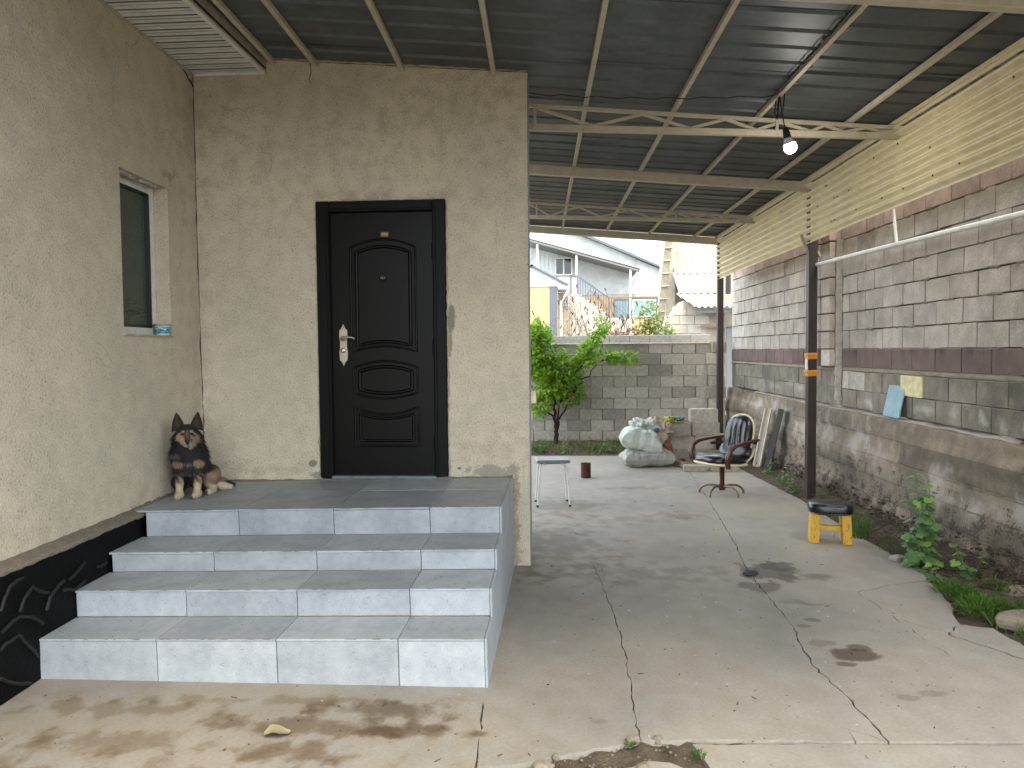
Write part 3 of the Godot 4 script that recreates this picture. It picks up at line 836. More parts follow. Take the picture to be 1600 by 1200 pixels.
	mb = MB.new(); mb.box(Vector3(-1.322, 2.502, -5.739), Vector3(0.058, 0.034, 0.004), Basis.IDENTITY, 0.001); put(mb, "name_plate", mat(srgb(120, 96, 52), 0.4, 0.6), door, W)
	mb = MB.new()
	for k in 5: mb.box(Vector3(-1.341 + 0.0095 * k, 2.503, -5.7362), Vector3(0.006, [0.011, 0.008, 0.012, 0.008, 0.009][k], 0.002))
	put(mb, "plate_lettering", mat(srgb(176, 150, 96), 0.4, 0.5), door, W)
	for y in [2.37, 1.65, 0.93]:
		mb = MB.new(); mb.tube([Vector3(-0.955, y - 0.06, -5.712), Vector3(-0.955, y + 0.06, -5.712)], 0.011, 8); put(mb, "hinge", M.black, door, W)

# ------------------------------------------------------------------ tiled steps
func steps() -> void:
	var h := thing("tiled_steps", "flight of four pale blue grey tiled steps up to the black door", "steps", Vector3(-2.61, 0, -3.61))
	h.rotation.z = 0.0167
	var hs := [0.205, 0.352, 0.468, 0.634]
	var zs := [0.0, -0.31, -0.65, -1.03, -2.10]
	var xs := [0.0, 0.608, 1.213, 1.815, 2.235]
	var T := 0.012
	var mb := MB.new()
	for i in 4:
		var y0: float = -0.08 if i == 0 else hs[i - 1] - 0.02
		mb.box(Vector3(1.1, (y0 + hs[i] - T) * 0.5 - 0.002, (zs[i] - 0.016 + zs[4]) * 0.5), Vector3(2.2, hs[i] - T - y0 - 0.004, zs[i] - 0.016 - zs[4]))
	put(mb, "core", M.grout, h)
	var tile := func(p: Vector3, s: Vector3) -> void:
		var b := MB.new()
		b.box(Vector3.ZERO, s, Basis.IDENTITY, 0.0018)
		var o := put(b, "tile", M["tile%d" % rng.randi_range(0, 3)], h)
		o.position = p + Vector3(0, rng.randf_range(-0.001, 0.001), rng.randf_range(-0.001, 0.001))
	for i in 4:
		var y0: float = -0.08 if i == 0 else hs[i - 1]
		for k in 4:
			var xa: float = xs[k] + (0.002 if k > 0 else 0.0); var xb: float = xs[k + 1] - 0.002
			if k > 0 and k < 4 and i == 3: xa -= 0.01
			if k < 3 and i == 3: xb -= 0.01
			tile.call(Vector3((xa + xb) * 0.5, (y0 + 0.002 + hs[i] - T) * 0.5, zs[i] - T * 0.5), Vector3(xb - xa, hs[i] - T - y0 - 0.004, T))
			var xl: float = xa - (0.06 if k == 0 else 0.0)
			if i < 3:
				tile.call(Vector3((xl + xb) * 0.5, hs[i] - T * 0.5, (zs[i] + 0.004 + zs[i + 1]) * 0.5), Vector3(xb - xl, T, zs[i] + 0.004 - zs[i + 1] - 0.002))
			else:
				var zm := -1.62
				if k == 0: xl -= 0.06
				tile.call(Vector3((xl + xb) * 0.5, hs[i] - T * 0.5, (zs[3] + 0.004 + zm) * 0.5), Vector3(xb - xl, T, zs[3] + 0.004 - zm - 0.003))
				tile.call(Vector3((xl + xb) * 0.5, hs[i] - T * 0.5, (zm + zs[4]) * 0.5), Vector3(xb - xl, T, zm - zs[4] - 0.003))
	var cols := [[0.0, -0.31, 0], [-0.31, -0.65, 1], [-0.65, -1.03, 2], [-1.03, -1.62, 3], [-1.62, -2.10, 3]]
	for c in cols:
		var hh: float = hs[c[2]] - 0.002
		tile.call(Vector3(xs[4] + T * 0.5, (hh - 0.1) * 0.5, (c[0] + c[1]) * 0.5), Vector3(T, hh + 0.1, c[0] - c[1] - 0.003))
	# dirt and cement left in the joints below the treads
	for i in 4:
		var pts := []; var rr := []
		for k in 40:
			pts.append(Vector3(0.01 + 2.22 * k / 39.0, (hs[i - 1] if i > 0 else -0.005 + 0.0 * k), zs[i] + 0.001)); rr.append(rng.randf_range(0.0008, 0.004))
		if i > 0:
			mb = MB.new(); mb.tube(pts, rr, 5); put(mb, "dirty_joint", M.grout, h)
	for i in 4:
		mb = MB.new()
		for k in 26:
			var x := rng.randf_range(0.02, 2.2)
			mb.blob(Vector3(x, hs[i] - 0.001, zs[i] + 0.003), Vector3(rng.randf_range(0.006, 0.05), rng.randf_range(0.002, 0.005), 0.005), Basis.IDENTITY, 2.2, null, 0.0, 6, 4)
		for k in 30:
			mb.blob(Vector3(rng.randf_range(0.02, 2.2), hs[i] + 0.001, rng.randf_range(zs[i + 1] + 0.02, zs[i] - 0.02)), Vector3(rng.randf_range(0.003, 0.010), 0.003, rng.randf_range(0.003, 0.008)), Basis(Vector3.UP, k), 2.2, null, 0.0, 5, 4)
		kind(put(mb, "grime", M.cement_dark, h), "stuff")
	# ragged bead of cement along the plaster
	var pa := []; var ra := []
	for k in 50:
		pa.append(Vector3(-0.15 + 2.4 * k / 49.0, 0.636, -2.098)); ra.append(rng.randf_range(0.004, 0.016))
	mb = MB.new(); mb.tube(pa, ra, 6)
	pa = []; ra = []
	for k in 30:
		pa.append(Vector3(-0.085 - 0.06 * k / 29.0, 0.636, -1.04 - 1.05 * k / 29.0)); ra.append(rng.randf_range(0.006, 0.018))
	mb.tube(pa, ra, 6)
	put(mb, "cement_bead", M.mortar, h)

# ------------------------------------------------------------------ carport
func hanging_frame(h: Node3D, X: Transform3D, z: float, top: Array, bot: Array, y_l: float, y_r: float, m: Material) -> void:
	var yt := func(x: float) -> float: return roof_y(x) - 0.06
	var yb := func(x: float) -> float: return lerpf(y_l, y_r, x / 2.95)
	var mb := MB.new()
	mb.bar(Vector3(-0.25, yt.call(-0.25), z), Vector3(2.97, yt.call(2.97), z), 0.035, 0.028)
	var t := put(mb, "truss", m, h, X)
	mb = MB.new()
	mb.bar(Vector3(-0.25, yb.call(-0.25), z), Vector3(2.97, yb.call(2.97), z), 0.045, 0.05)
	put(mb, "lower_chord", m, t, X)
	var all := []
	for x in top: all.append(Vector3(x, yt.call(x) - 0.012, z))
	for x in bot: all.append(Vector3(x, yb.call(x) + 0.022, z))
	all.sort_custom(func(a, b): return a.x < b.x)
	for k in all.size() - 1:
		mb = MB.new(); mb.bar(all[k], all[k + 1], 0.022, 0.022, 0.001)
		put(mb, "diagonal", m, t, X)
	mb = MB.new(); mb.bar(Vector3(-0.02, yb.call(0.0), z + 0.03), Vector3(-0.02, yt.call(0.0), z + 0.03), 0.022, 0.022, 0.001, Vector3.RIGHT); put(mb, "strut", m, t, X)
	mb = MB.new(); mb.bar(Vector3(top[top.size() / 2] - 0.03, yb.call(1.9), z + 0.024), Vector3(top[top.size() / 2] - 0.03, yt.call(1.9), z + 0.024), 0.02, 0.02, 0.001, Vector3.RIGHT); put(mb, "strut", m, t, X)

func ribbed_sheet(x0: float, x1: float, z0: float, z1: float, lift: float) -> MB:
	var mb := MB.new()
	var prof := []
	var z := z0
	while z < z1 - 0.24:
		prof.append_array([Vector2(z, 0.0), Vector2(z + 0.192, 0.0), Vector2(z + 0.206, 0.019), Vector2(z + 0.238, 0.019)])
		z += 0.25
	prof.append(Vector2(z1, 0.0))
	var st := 6
	var wob := noise(int(x0 * 31 + z0 * 17) + 900, 0.7, 2)
	for k in prof.size() - 1:
		for s in st:
			var xa := lerpf(x0, x1, s / float(st)); var xb := lerpf(x0, x1, (s + 1) / float(st))
			var P := func(x: float, q: Vector2) -> Vector3: return Vector3(x, roof_y(x) + lift + q.y + 0.004 * wob.get_noise_2d(x * 2.0, q.x * 2.0), q.x)
			mb.quad(P.call(xa, prof[k]), P.call(xa, prof[k + 1]), P.call(xb, prof[k + 1]), P.call(xb, prof[k]))
	return mb

func wave_rail(x: float, z0: float, z1: float, y0: float, y1: float, per: float, amp: float, sd: int) -> MB:
	var mb := MB.new()
	var nz := noise(sd, 0.5, 3)
	var nv := int((y1 - y0) / per * 8.0)
	mb.grid(24, nv, func(i, j):
		var z: float = lerpf(z0, z1, i / 24.0); var t: float = j / float(nv)
		var y: float = lerpf(y0 + 0.012 * nz.get_noise_1d(z * 2.0), y1, t)
		return Vector3(x + amp * sin(TAU * y / per) + 0.012 * nz.get_noise_2d(z, y * 0.6) , y + 0.004 * nz.get_noise_1d(z * 1.3 + 9.0), z))
	return mb

func carport() -> void:
	var O := Vector3(1.5, 0, -8)
	var h := thing("carport", "steel framed carport roofed in dark ribbed sheet over the concrete yard", "carport", cp(1.5, 0, -8), TH)
	var X := Transform3D(Basis.IDENTITY, -O)
	var mb: MB
	for z in [-8.36, -12.45, -4.02, -1.9]:
		mb = MB.new(); mb.box(Vector3(2.918 if z > -12.0 else 2.90, 1.66, z), Vector3(0.092, 3.32, 0.092), Basis.IDENTITY, 0.006)
		var p := put(mb, "post", M.brown_post, h, X)
		if z == -8.36:
			for y in [1.535, 1.352]:
				mb = MB.new(); mb.box(Vector3(2.918, y, z), Vector3(0.105, 0.07, 0.105), Basis(Vector3.BACK, 0.03), 0.008)
				mb.box(Vector3(2.915, y + 0.012, z), Vector3(0.112, 0.03, 0.112), Basis(Vector3.BACK, -0.05), 0.006)
				put(mb, "tape_band", M.orange_tape, p, X)
			mb = MB.new(); mb.box(Vector3(2.866, 1.445, z + 0.01), Vector3(0.016, 0.12, 0.05), Basis.IDENTITY, 0.003); put(mb, "packing_strip", M.white_plastic, p, X)
			mb = MB.new(); mb.bar(Vector3(2.80, 2.83, z), Vector3(2.86, 2.66, z), 0.02, 0.035); put(mb, "bracket", M.steel, p, X)
			mb = MB.new(); mb.box(Vector3(2.95, 2.70, z - 0.02), Vector3(0.02, 0.26, 0.05), Basis(Vector3.BACK, 0.5), 0.002); put(mb, "bracket", M.board, p, X)
	for z in [-1.9, -4.05, -8.36, -12.45]:
		var xl := -2.15 if z > -5.0 else -0.7
		mb = MB.new(); mb.bar(Vector3(xl, roof_y(xl) - 0.092, z), Vector3(2.97, roof_y(2.97) - 0.092, z), 0.07, 0.10, 0.004)
		put(mb, "beam", M.steel, h, X)
	mb = MB.new(); mb.bar(Vector3(-0.85, roof_y(-0.85) - 0.005, -12.63), Vector3(3.05, roof_y(3.05) - 0.005, -12.63), 0.012, 0.12, 0.002); put(mb, "edge_flashing", M.steel, h, X)
	hanging_frame(h, X, -6.3, [0.0, 0.845, 1.507, 1.937, 2.294, 2.62, 2.90], [0.446, 1.223, 1.75, 2.18, 2.44, 2.756], 3.42, 3.295, M.steel)
	hanging_frame(h, X, -10.4, [-0.13, 0.54, 1.21, 1.86, 2.23, 2.59], [0.15, 0.83, 1.49, 2.05, 2.40, 2.77], 3.41, 3.305, M.steel)
	for x in [-1.97, -1.65, -1.0, -0.32]:
		mb = MB.new(); mb.bar(Vector3(x, roof_y(x) - 0.02, -5.71 + x * 0.03), Vector3(x, roof_y(x) - 0.02, -1.7), 0.034, 0.036)
		put(mb, "purlin", M.steel, h, X)
	for x in [0.39, 1.1, 1.78, 2.5]:
		mb = MB.new(); mb.bar(Vector3(x, roof_y(x) - 0.02, -12.5), Vector3(x, roof_y(x) - 0.02, -1.7), 0.034, 0.036)
		put(mb, "purlin", M.steel, h, X)
	var z := -12.62
	var k := 0
	while z < -2.0:
		var z1 := z + 1.02
		var xl := -2.24 if z > -6.7 else -0.85
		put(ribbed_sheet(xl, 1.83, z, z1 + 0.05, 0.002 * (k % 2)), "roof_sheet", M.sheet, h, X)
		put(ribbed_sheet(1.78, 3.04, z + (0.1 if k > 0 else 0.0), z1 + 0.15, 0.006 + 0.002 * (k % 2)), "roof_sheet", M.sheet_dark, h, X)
		z = z1; k += 1
	# cream sheeting that hangs along the side of the carport
	put(wave_rail(2.862, -12.5, -7.12, 2.722, 3.345, 0.076, 0.026, 300), "side_sheet", M.cream, h, X)
	put(wave_rail(2.855, -7.32, -2.0, 2.745, 3.35, 0.076, 0.026, 300), "side_sheet", M.cream, h, X)
	mb = MB.new(); mb.bar(Vector3(2.845, 3.405, -12.5), Vector3(2.845, 3.405, -1.8), 0.03, 0.03); put(mb, "edge_rail", M.cream, h, X)
	mb = MB.new(); mb.bar(Vector3(2.832, 3.362, -12.4), Vector3(2.83, 3.362, -1.8), 0.015, 0.022); put(mb, "edge_rail", M.cream, h, X)
	for q in 26:
		mb = MB.new()
		var zz := rng.randf_range(-12.5, -4.2)
		mb.lathe([Vector2(0.008, 0.0), Vector2(0.008, 0.005), Vector2(0.0, 0.007)], 7, Vector3(2.848 if zz < -7.2 else 2.832, [2.85, 3.06, 3.22][q % 3], zz), Basis(Vector3.BACK, PI / 2))
		put(mb, "screw", M.gloss_black, h, X)
	# bulb on its flex
	var b := thing("light_bulb", "lit white bulb in a black socket hanging from the carport roof", "light bulb", cp(1.86, 3.10, -5.8), TH)
	var tilt := Basis(Vector3.BACK, 0.28)
	mb = MB.new()
	var prof := []
	for i in 13:
		var a := PI * i / 12.0
		prof.append(Vector2(0.047 * sin(a) if i < 9 else 0.047 * sin(a) * 1.0, -0.047 * cos(a)))
	mb.lathe(prof, 20, Vector3.ZERO, tilt)
	var bm := mat(Color(1, 1, 1), 0.3)
	bm.emission_enabled = true; bm.emission = Color(1.0, 0.98, 0.95); bm.emission_energy_multiplier = 3.0
	put(mb, "bulb", bm, b)
	mb = MB.new(); mb.lathe([Vector2(0.044, 0.024), Vector2(0.034, 0.052), Vector2(0.024, 0.074), Vector2(0.0, 0.076)], 18, Vector3.ZERO, tilt); put(mb, "neck", M.white_plastic, b)
	mb = MB.new(); mb.lathe([Vector2(0.0, 0.07), Vector2(0.026, 0.07), Vector2(0.027, 0.10), Vector2(0.022, 0.13), Vector2(0.014, 0.145), Vector2(0.0, 0.147)], 16, Vector3.ZERO, tilt); put(mb, "socket", M.cable, b)
	mb = MB.new()
	mb.tube([tilt * Vector3(0, 0.14, 0), Vector3(-0.055, 0.21, 0.0), Vector3(-0.07, 0.29, 0.005), Vector3(-0.078, 0.36, 0.0), Vector3(-0.08, 0.43, 0.0)], 0.0045, 6)
	mb.tube([Vector3(-0.08, 0.43, 0.0), Vector3(-0.05, 0.38, 0.02), Vector3(-0.06, 0.28, 0.02), Vector3(-0.085, 0.22, 0.01), Vector3(-0.10, 0.27, 0.01), Vector3(-0.09, 0.36, 0.01), Vector3(-0.11, 0.33, 0.0), Vector3(-0.115, 0.25, 0.0), Vector3(-0.095, 0.21, -0.01), Vector3(-0.085, 0.30, -0.01), Vector3(-0.075, 0.42, -0.01)], 0.005, 6)
	put(mb, "flex", M.cable, b)
	var om := OmniLight3D.new()
	om.position = cp(1.86, 3.10, -5.8) ; om.light_energy = 0.045; om.light_size = 0.047; om.omni_range = 12.0; om.omni_attenuation = 2.0
	om.light_color = Color(1.0, 0.97, 0.92); om.shadow_enabled = true
	add_child(om)
	mb = MB.new()
	var pts := []
	for i in 30:
		var zz := lerpf(-5.8, -3.4, i / 29.0)
		pts.append(cp(1.755 - 0.014 * absf(sin(i * 1.1)), roof_y(1.75) - 0.024 - 0.022 * absf(sin(i * 0.9)), zz))
	mb.tube(pts, 0.005, 5)
	single(mb, "cable", M.cable, "thin black cable slung along the roof purlin to the hanging bulb", "cable", Vector3.ZERO)
	mb = MB.new(); pts = []
	for i in 24:
		var t := i / 23.0
		pts.append(cp(lerpf(-0.25, 1.76, t), roof_y(lerpf(-0.25, 1.76, t)) - 0.03 - 0.03 * sin(t * PI) - 0.008 * sin(i * 2.1), lerpf(-6.1, -5.82, t)))
	mb.tube(pts, 0.004, 5)
	single(mb, "cable", M.cable, "sagging black cable crossing under the roof from the house to the bulb", "cable", Vector3.ZERO)
	mb = MB.new(); pts = []
	for i in 24:
		var zz := lerpf(-6.4, -12.2, i / 23.0)
		pts.append(cp(1.735 - 0.012 * absf(sin(i * 1.3)), roof_y(1.74) - 0.02 - 0.014 * absf(sin(i * 0.8)), zz))
	mb.tube(pts, 0.005, 5)
	single(mb, "cable", M.cable, "black cable along the purlin in the far half of the carport", "cable", Vector3.ZERO)
	# rubbish caught between the sheets above the purlin
	for i in 9:
		mb = MB.new(); mb.blob(Vector3.ZERO, Vector3(0.05, 0.045, 0.09), Basis(Vector3.UP, i), 2.0, noise(400 + i, 14.0, 2), 0.5, 10, 6)
		var o := put(mb, "sealant_lump", M.foam, h)
		o.position = Vector3(1.80 + rng.randf_range(-0.01, 0.01), roof_y(1.8) - 0.006, -3.75 - i * 0.23 + rng.randf_range(-0.05, 0.05)) - O
	# white rail from the post along the wall
	mb = MB.new()
	mb.tube([cp(2.955, 2.505, -8.34), cp(3.06, 2.50, -6.7), cp(3.10, 2.468, -5.06), cp(3.13, 2.44, -3.4)], 0.02, 10)
	mb.tube([cp(3.06, 2.50, -6.72), cp(3.03, 2.80, -6.73)], 0.014, 8)
	single(mb, "pipe", M.white_plastic, "long thin white pipe fixed along the grey block wall", "pipe", Vector3.ZERO)

# ------------------------------------------------------------------ block walls
var block_shapes: Array[ArrayMesh] = []
var slab_shapes: Array[ArrayMesh] = []

func make_blocks() -> void:
	for k in 6:
		var mb := MB.new()
		mb.box(Vector3.ZERO, Vector3(0.3905, 0.189, 0.07), Basis.IDENTITY, 0.004)
		var sh := {}
		for i in mb.v.size():
			var key := "%d_%d_%d" % [signf(mb.v[i].x), signf(mb.v[i].y), signf(mb.v[i].z)]
			if not sh.has(key): sh[key] = Vector3(rng.randf_range(-0.005, 0.005), rng.randf_range(-0.004, 0.004), rng.randf_range(-0.002, 0.002))
			mb.v[i] += sh[key]
		block_shapes.append(mb.mesh())

func wall_paint() -> Array:
	var W := 2048; var H := 560
	var n1 := nbytes(501, 0.006, W, H, 4, true)
	var n2 := nbytes(502, 0.03, W, H, 4, true)
	var n3 := nbytes(503, 0.25, W, H, 2, true)
	var d := PackedByteArray(); d.resize(W * H * 3)
	var hh := PackedByteArray(); hh.resize(W * H)
	for y in H:
		var wy := 3.5 * (H - y) / H
		var base := Vector3(157, 149, 140)
		if wy < 0.975: base = Vector3(110, 100, 86)
		elif wy < 1.39: base = Vector3(116, 109, 98)
		elif wy < 1.61: base = Vector3(103, 87, 82)
		elif wy > 2.79 and wy < 2.985: base = Vector3(164, 143, 136)
		var low := clampf(1.0 - wy / 0.5, 0.0, 1.0)
		for x in W:
			var i := y * W + x
			var a := n1[i] / 255.0 - 0.5; var b := n2[i] / 255.0 - 0.5; var c := n3[i] / 255.0 - 0.5
			var rough_low := 1.7 if wy < 1.39 else 1.0
			var t := 1.0 + a * 0.22 * rough_low + b * 0.2 * rough_low + c * 0.16
			if wy < 0.5 and b * 0.8 + c * 0.5 + low * 0.18 > 0.16: t *= 0.62     # honeycombed, earthy foot
			if wy < 0.96:
				var lf := int(wy / 0.19)
				var sg := int((x + lf * 310) / 430)
				t *= 1.0 + 0.09 * sin(lf * 5.1 + sg * 3.7)
				if fposmod(wy + 0.008 * a, 0.19) < 0.010: t *= 0.80
			var col := base * t
			var moss := clampf((a + 0.12) * 3.0, 0.0, 1.0) * (clampf(1.0 - absf(wy - 0.93) / 0.16, 0.0, 1.0) if x > 1480 and x < 2040 else 0.25 * clampf(1.0 - absf(wy - 0.9) / 0.2, 0.0, 1.0))
			if wy < 1.0: col = col.lerp(Vector3(92, 88, 52), moss * 0.6)
			d[i * 3] = clampi(int(col.x), 0, 255); d[i * 3 + 1] = clampi(int(col.y), 0, 255); d[i * 3 + 2] = clampi(int(col.z), 0, 255)
			hh[i] = clampi(int(n2[i] * 0.4 + n3[i] * 0.6), 0, 255)
	# salt blooms: z, y, rz, ry, strength
	var st := [[-11.6, 0.80, 0.35, 0.14, 0.9], [-10.9, 0.86, 0.25, 0.16, 0.8], [-10.3, 0.72, 0.4, 0.2, 0.8], [-9.6, 0.62, 0.4, 0.25, 0.75], [-8.9, 0.70, 0.25, 0.22, 0.7], [-8.1, 0.68, 0.35, 0.22, 0.75], [-7.6, 0.60, 0.2, 0.2, 0.6],
		[-12.4, 0.75, 0.3, 0.15, 0.6], [-6.4, 0.52, 0.22, 0.20, 0.8], [-5.9, 0.40, 0.15, 0.10, 0.7], [-5.35, 0.50, 0.35, 0.14, 0.8], [-4.9, 0.45, 0.3, 0.12, 0.6], [-8.0, 1.1, 0.12, 0.1, 0.7], [-7.9, 1.06, 0.1, 0.08, 0.8],
		[-6.8, 1.09, 0.25, 0.05, 0.8], [-6.35, 1.08, 0.10, 0.10, 0.7], [-5.95, 1.07, 0.07, 0.08, 0.85], [-5.7, 1.05, 0.08, 0.08, 0.85], [-5.4, 1.06, 0.09, 0.07, 0.85], [-5.15, 1.05, 0.15, 0.06, 0.85], [-9.9, 1.12, 0.3, 0.06, 0.7], [-11.0, 1.1, 0.4, 0.06, 0.6], [-10.4, 1.16, 0.2, 0.05, 0.6],
		[-8.6, 1.25, 0.16, 0.2, 0.5], [-4.6, 1.1, 0.4, 0.1, 0.6]]
	for s in st:
		var x0 := int((-s[0] - s[2] * 1.7) / 12.0 * W); var x1 := int((-s[0] + s[2] * 1.7) / 12.0 * W)
		var y0 := maxi(0, int(H - (s[1] + s[3] * 1.8) / 3.5 * H)); var y1 := mini(H, int(H - (s[1] - s[3] * 1.8) / 3.5 * H))
		for y in range(y0, y1):
			for x in range(x0, x1):
				var i := y * W + posmod(x, W)
				var e: float = Vector2((-x / float(W) * 12.0 - s[0]) / s[2], (3.5 * (H - y) / H - s[1]) / s[3]).length() + (n2[i] / 255.0 - 0.5) * 2.2 + (n3[i] / 255.0 - 0.5) * 0.9
				var kk: float = clampf((1.05 - e) * 0.9, 0.0, 1.0) * s[4] * 0.62
				if kk > 0.0:
					for q in 3: d[i * 3 + q] = clampi(int(lerpf(d[i * 3 + q], 198.0 - q * 4, kk)), 0, 255)
	# dark run-down stains under the courses
	for k in 260:
		var x0 := rng.randi_range(0, W - 30); var wy: float = [1.60, 1.80, 2.0, 2.2, 1.38, 0.97, 1.6][k % 7]
		var ln := rng.randi_range(6, 26); var wd := rng.randi_range(4, 22)
		for y in ln:
			for x in wd:
				var i := clampi(int(H - wy / 3.5 * H) + y, 0, H - 1) * W + x0 + x
				var f := 1.0 - 0.22 * (1.0 - y / float(ln)) * (n2[i] / 255.0)
				for q in 3: d[i * 3 + q] = int(d[i * 3 + q] * f)
	return [rgb_tex(d, W, H), l_tex(hh, W, H)]

func block_wall() -> void:
	make_blocks()
	var g := wall_paint()
	var paints := []
	for k in 6:
		var s: float = [1.01, 1.035, 1.05, 1.06, 1.08, 1.11][k]
		var m := tmat(g, 1.0, Color(s, s, s * (0.985 if k % 2 == 0 else 1.0)), 0.95, 0.0, 0.5)
		m.uv1_scale = Vector3(1.0 / 12.0, 1.0 / 3.5, 1.0 / 12.0)
		paints.append(m)
	var O := Vector3(3.35, 0, -8)
	var h := thing("block_wall", "long grey block wall with brown and pink courses on a stained concrete base", "wall", cp(3.35, 0, -8), TH)
	var X := Transform3D(Basis.IDENTITY, -O)
	var mb := MB.new()
	mb.box(Vector3(3.44, 2.1, -8.2), Vector3(0.14, 2.26, 10.6))
	put(mb, "mortar_bed", M.mortar, h, X)
	# cast base, board marked, with a battered face and a broken top edge
	var nz := noise(61, 1.0, 4); var nf := noise(62, 9.0, 3)
	mb = MB.new()
	var nzs := 230
	mb.grid(34, nzs, func(i, j):
		var z: float = -13.5 + 10.7 * j / nzs
		if i > 28:
			var e: float = (i - 28) / 6.0
			return Vector3(3.272 + 0.012 * nz.get_noise_2d(z * 2.0, 7.0) + e * 0.12, 0.958 + 0.025 * nz.get_noise_2d(z * 1.5, e * 2.0) + (0.008 * e) - (0.05 if z > -5.6 and e < 0.5 else 0.0) * smoothstep(-5.6, -5.0, z), z)
		var y: float = -0.12 + 1.07 * i / 28.0
		var lift: float = floor((y + 0.02 * nz.get_noise_1d(z)) / 0.19)
		var inset: float = 0.016 * sin(lift * 2.3 + floor((z + lift * 0.7) / 2.4) * 1.7)
		var seam: float = 0.010 if fposmod(y, 0.19) < 0.03 else 0.0
		var foot: float = 0.05 * clampf(1.0 - y / 0.42, 0.0, 1.0) * (nf.get_noise_2d(z * 1.2, y * 1.2) + 0.35 * nf.get_noise_2d(z * 4.0, y * 4.0))
		var ledge: float = -0.022 if (y > 0.72 and y < 0.83 and z > -6.6) else 0.0
		return Vector3(3.195 + 0.08 * y + inset + seam + foot + ledge + 0.010 * nz.get_noise_2d(z * 3.0, y * 6.0), y, z))
	put(mb, "concrete_base", paints[3], h, X)
	# sheet seams: thin fins of cement squeezed between the form boards
	for q in [[0.56, -7.2, -5.2], [0.77, -6.7, -4.4], [0.38, -6.2, -4.6], [0.20, -5.9, -4.2], [0.57, -13.0, -8.6], [0.38, -12.6, -8.8]]:
		mb = MB.new()
		var pts := []; var rr := []
		for k in 30:
			var z: float = lerpf(q[1], q[2], k / 29.0)
			pts.append(Vector3(3.188 + 0.08 * q[0], q[0] + 0.002 * sin(k * 0.9) + rng.randf_range(-0.003, 0.003), z)); rr.append(rng.randf_range(0.0008, 0.0055))
		mb.tube(pts, rr, 5); put(mb, "cement_fin", M.mortar, h, X)
	var rows := [[0.985, 3.352], [1.178, 3.350], [1.418, 3.345]]
	for k in 8: rows.append([1.612 + 0.197 * k, 3.350])
	for r in rows.size():
		var off := 0.2 * (r % 2)
		var z: float = -13.35 + off
		if off > 0.0: _block(h, Vector3(rows[r][1], rows[r][0] + 0.095, -13.35 + 0.095) - O, 0.46, paints[rng.randi_range(0, 5)], PI / 2)
		while z < -3.3:
			if r < 10 or z > -9.5:
				var o := _block(h, Vector3(rows[r][1] + rng.randf_range(-0.003, 0.003), rows[r][0] + 0.095, z + 0.2) - O, 1.0, paints[rng.randi_range(0, 5)], PI / 2)
				if r == 1 and absf(z + 6.95) < 0.2:
					o.material_override = tmat([M.block2.albedo_texture, M.block2.heightmap_texture], 2.0, Color(1.3, 1.27, 1.02), 0.95, 0.0, 0.5); o.position.x -= 0.012
				elif r == 1 and z < -8.0 and z > -8.9:
					o.material_override = M.block4
			z += 0.4
	# rough cement band over the two dark courses, and odd squeezed joints
	mb = MB.new()
	mb.grid(5, 220, func(i, j):
		var z: float = -13.4 + 10.2 * j / 220.0
		var w := nz.get_noise_2d(z * 7.0, i * 2.0)
		return Vector3([3.345, 3.318, 3.308, 3.325, 3.345][mini(i, 4)] + 0.010 * w - (0.02 if i == 5 else 0.0) * 0.0, [1.362, 1.372, 1.392, 1.412, 1.424, 1.426][i] + 0.008 * w, z))
	put(mb, "cement_band", M.cement, h, X)
	for k in 170:
		var r := rng.randi_range(3, 9)
		mb = MB.new()
		mb.blob(Vector3.ZERO, Vector3(0.014, rng.randf_range(0.012, 0.026), rng.randf_range(0.05, 0.2)), Basis(Vector3.RIGHT, rng.randf_range(-0.1, 0.1)), 2.0, noise(700 + k, 22.0, 2), 0.7, 8, 6)
		var o := put(mb, "mortar_squeeze", M.mortar, h)
		o.position = Vector3(3.314, rows[r][0] - 0.004, rng.randf_range(-13.0, -4.0)) - O
	# pilaster beside the brown post
	for r in range(2, 10):
		var y: float = rows[r][0] + 0.093
		mb = MB.new(); mb.box(Vector3(3.26 + rng.randf_range(-0.006, 0.006), y, -9.02), Vector3(0.17, 0.186, 0.32), Basis.IDENTITY, 0.006); put(mb, "pilaster_block", paints[rng.randi_range(0, 3)], h, X)
		mb = MB.new(); mb.box(Vector3(3.27 + rng.randf_range(-0.006, 0.006), y, -8.74), Vector3(0.15, 0.182, 0.27), Basis.IDENTITY, 0.006); put(mb, "pilaster_block", paints[rng.randi_range(0, 3)] if r != 2 else M.block4, h, X)
	mb = MB.new(); mb.box(Vector3(3.283, 2.2, -8.87), Vector3(0.10, 1.56, 0.48)); put(mb, "pilaster_core", M.mortar, h, X)
	mb = MB.new()
	mb.grid(3, 40, func(i, j): return Vector3([3.30, 3.255, 3.262, 3.31][i] + 0.014 * nf.get_noise_2d(i * 5.0, j * 0.6), 1.05 + 1.75 * j / 40.0 , [-8.60, -8.585, -8.56, -8.53][i] + 0.02 * nf.get_noise_2d(j * 0.5, i * 2.0)))
	put(mb, "cement_fillet", M.block1, h, X)

func _block(parent: Node3D, p: Vector3, len: float, m: Material, turn: float) -> MeshInstance3D:
	var o := put_mesh(block_shapes[rng.randi_range(0, 5)], "block", m, parent)
	o.position = p
	o.basis = Basis(Vector3.UP, turn) * Basis(Vector3.BACK, rng.randf_range(-0.006, 0.006)) * Basis.from_scale(Vector3(len, 1, 1))
	return o

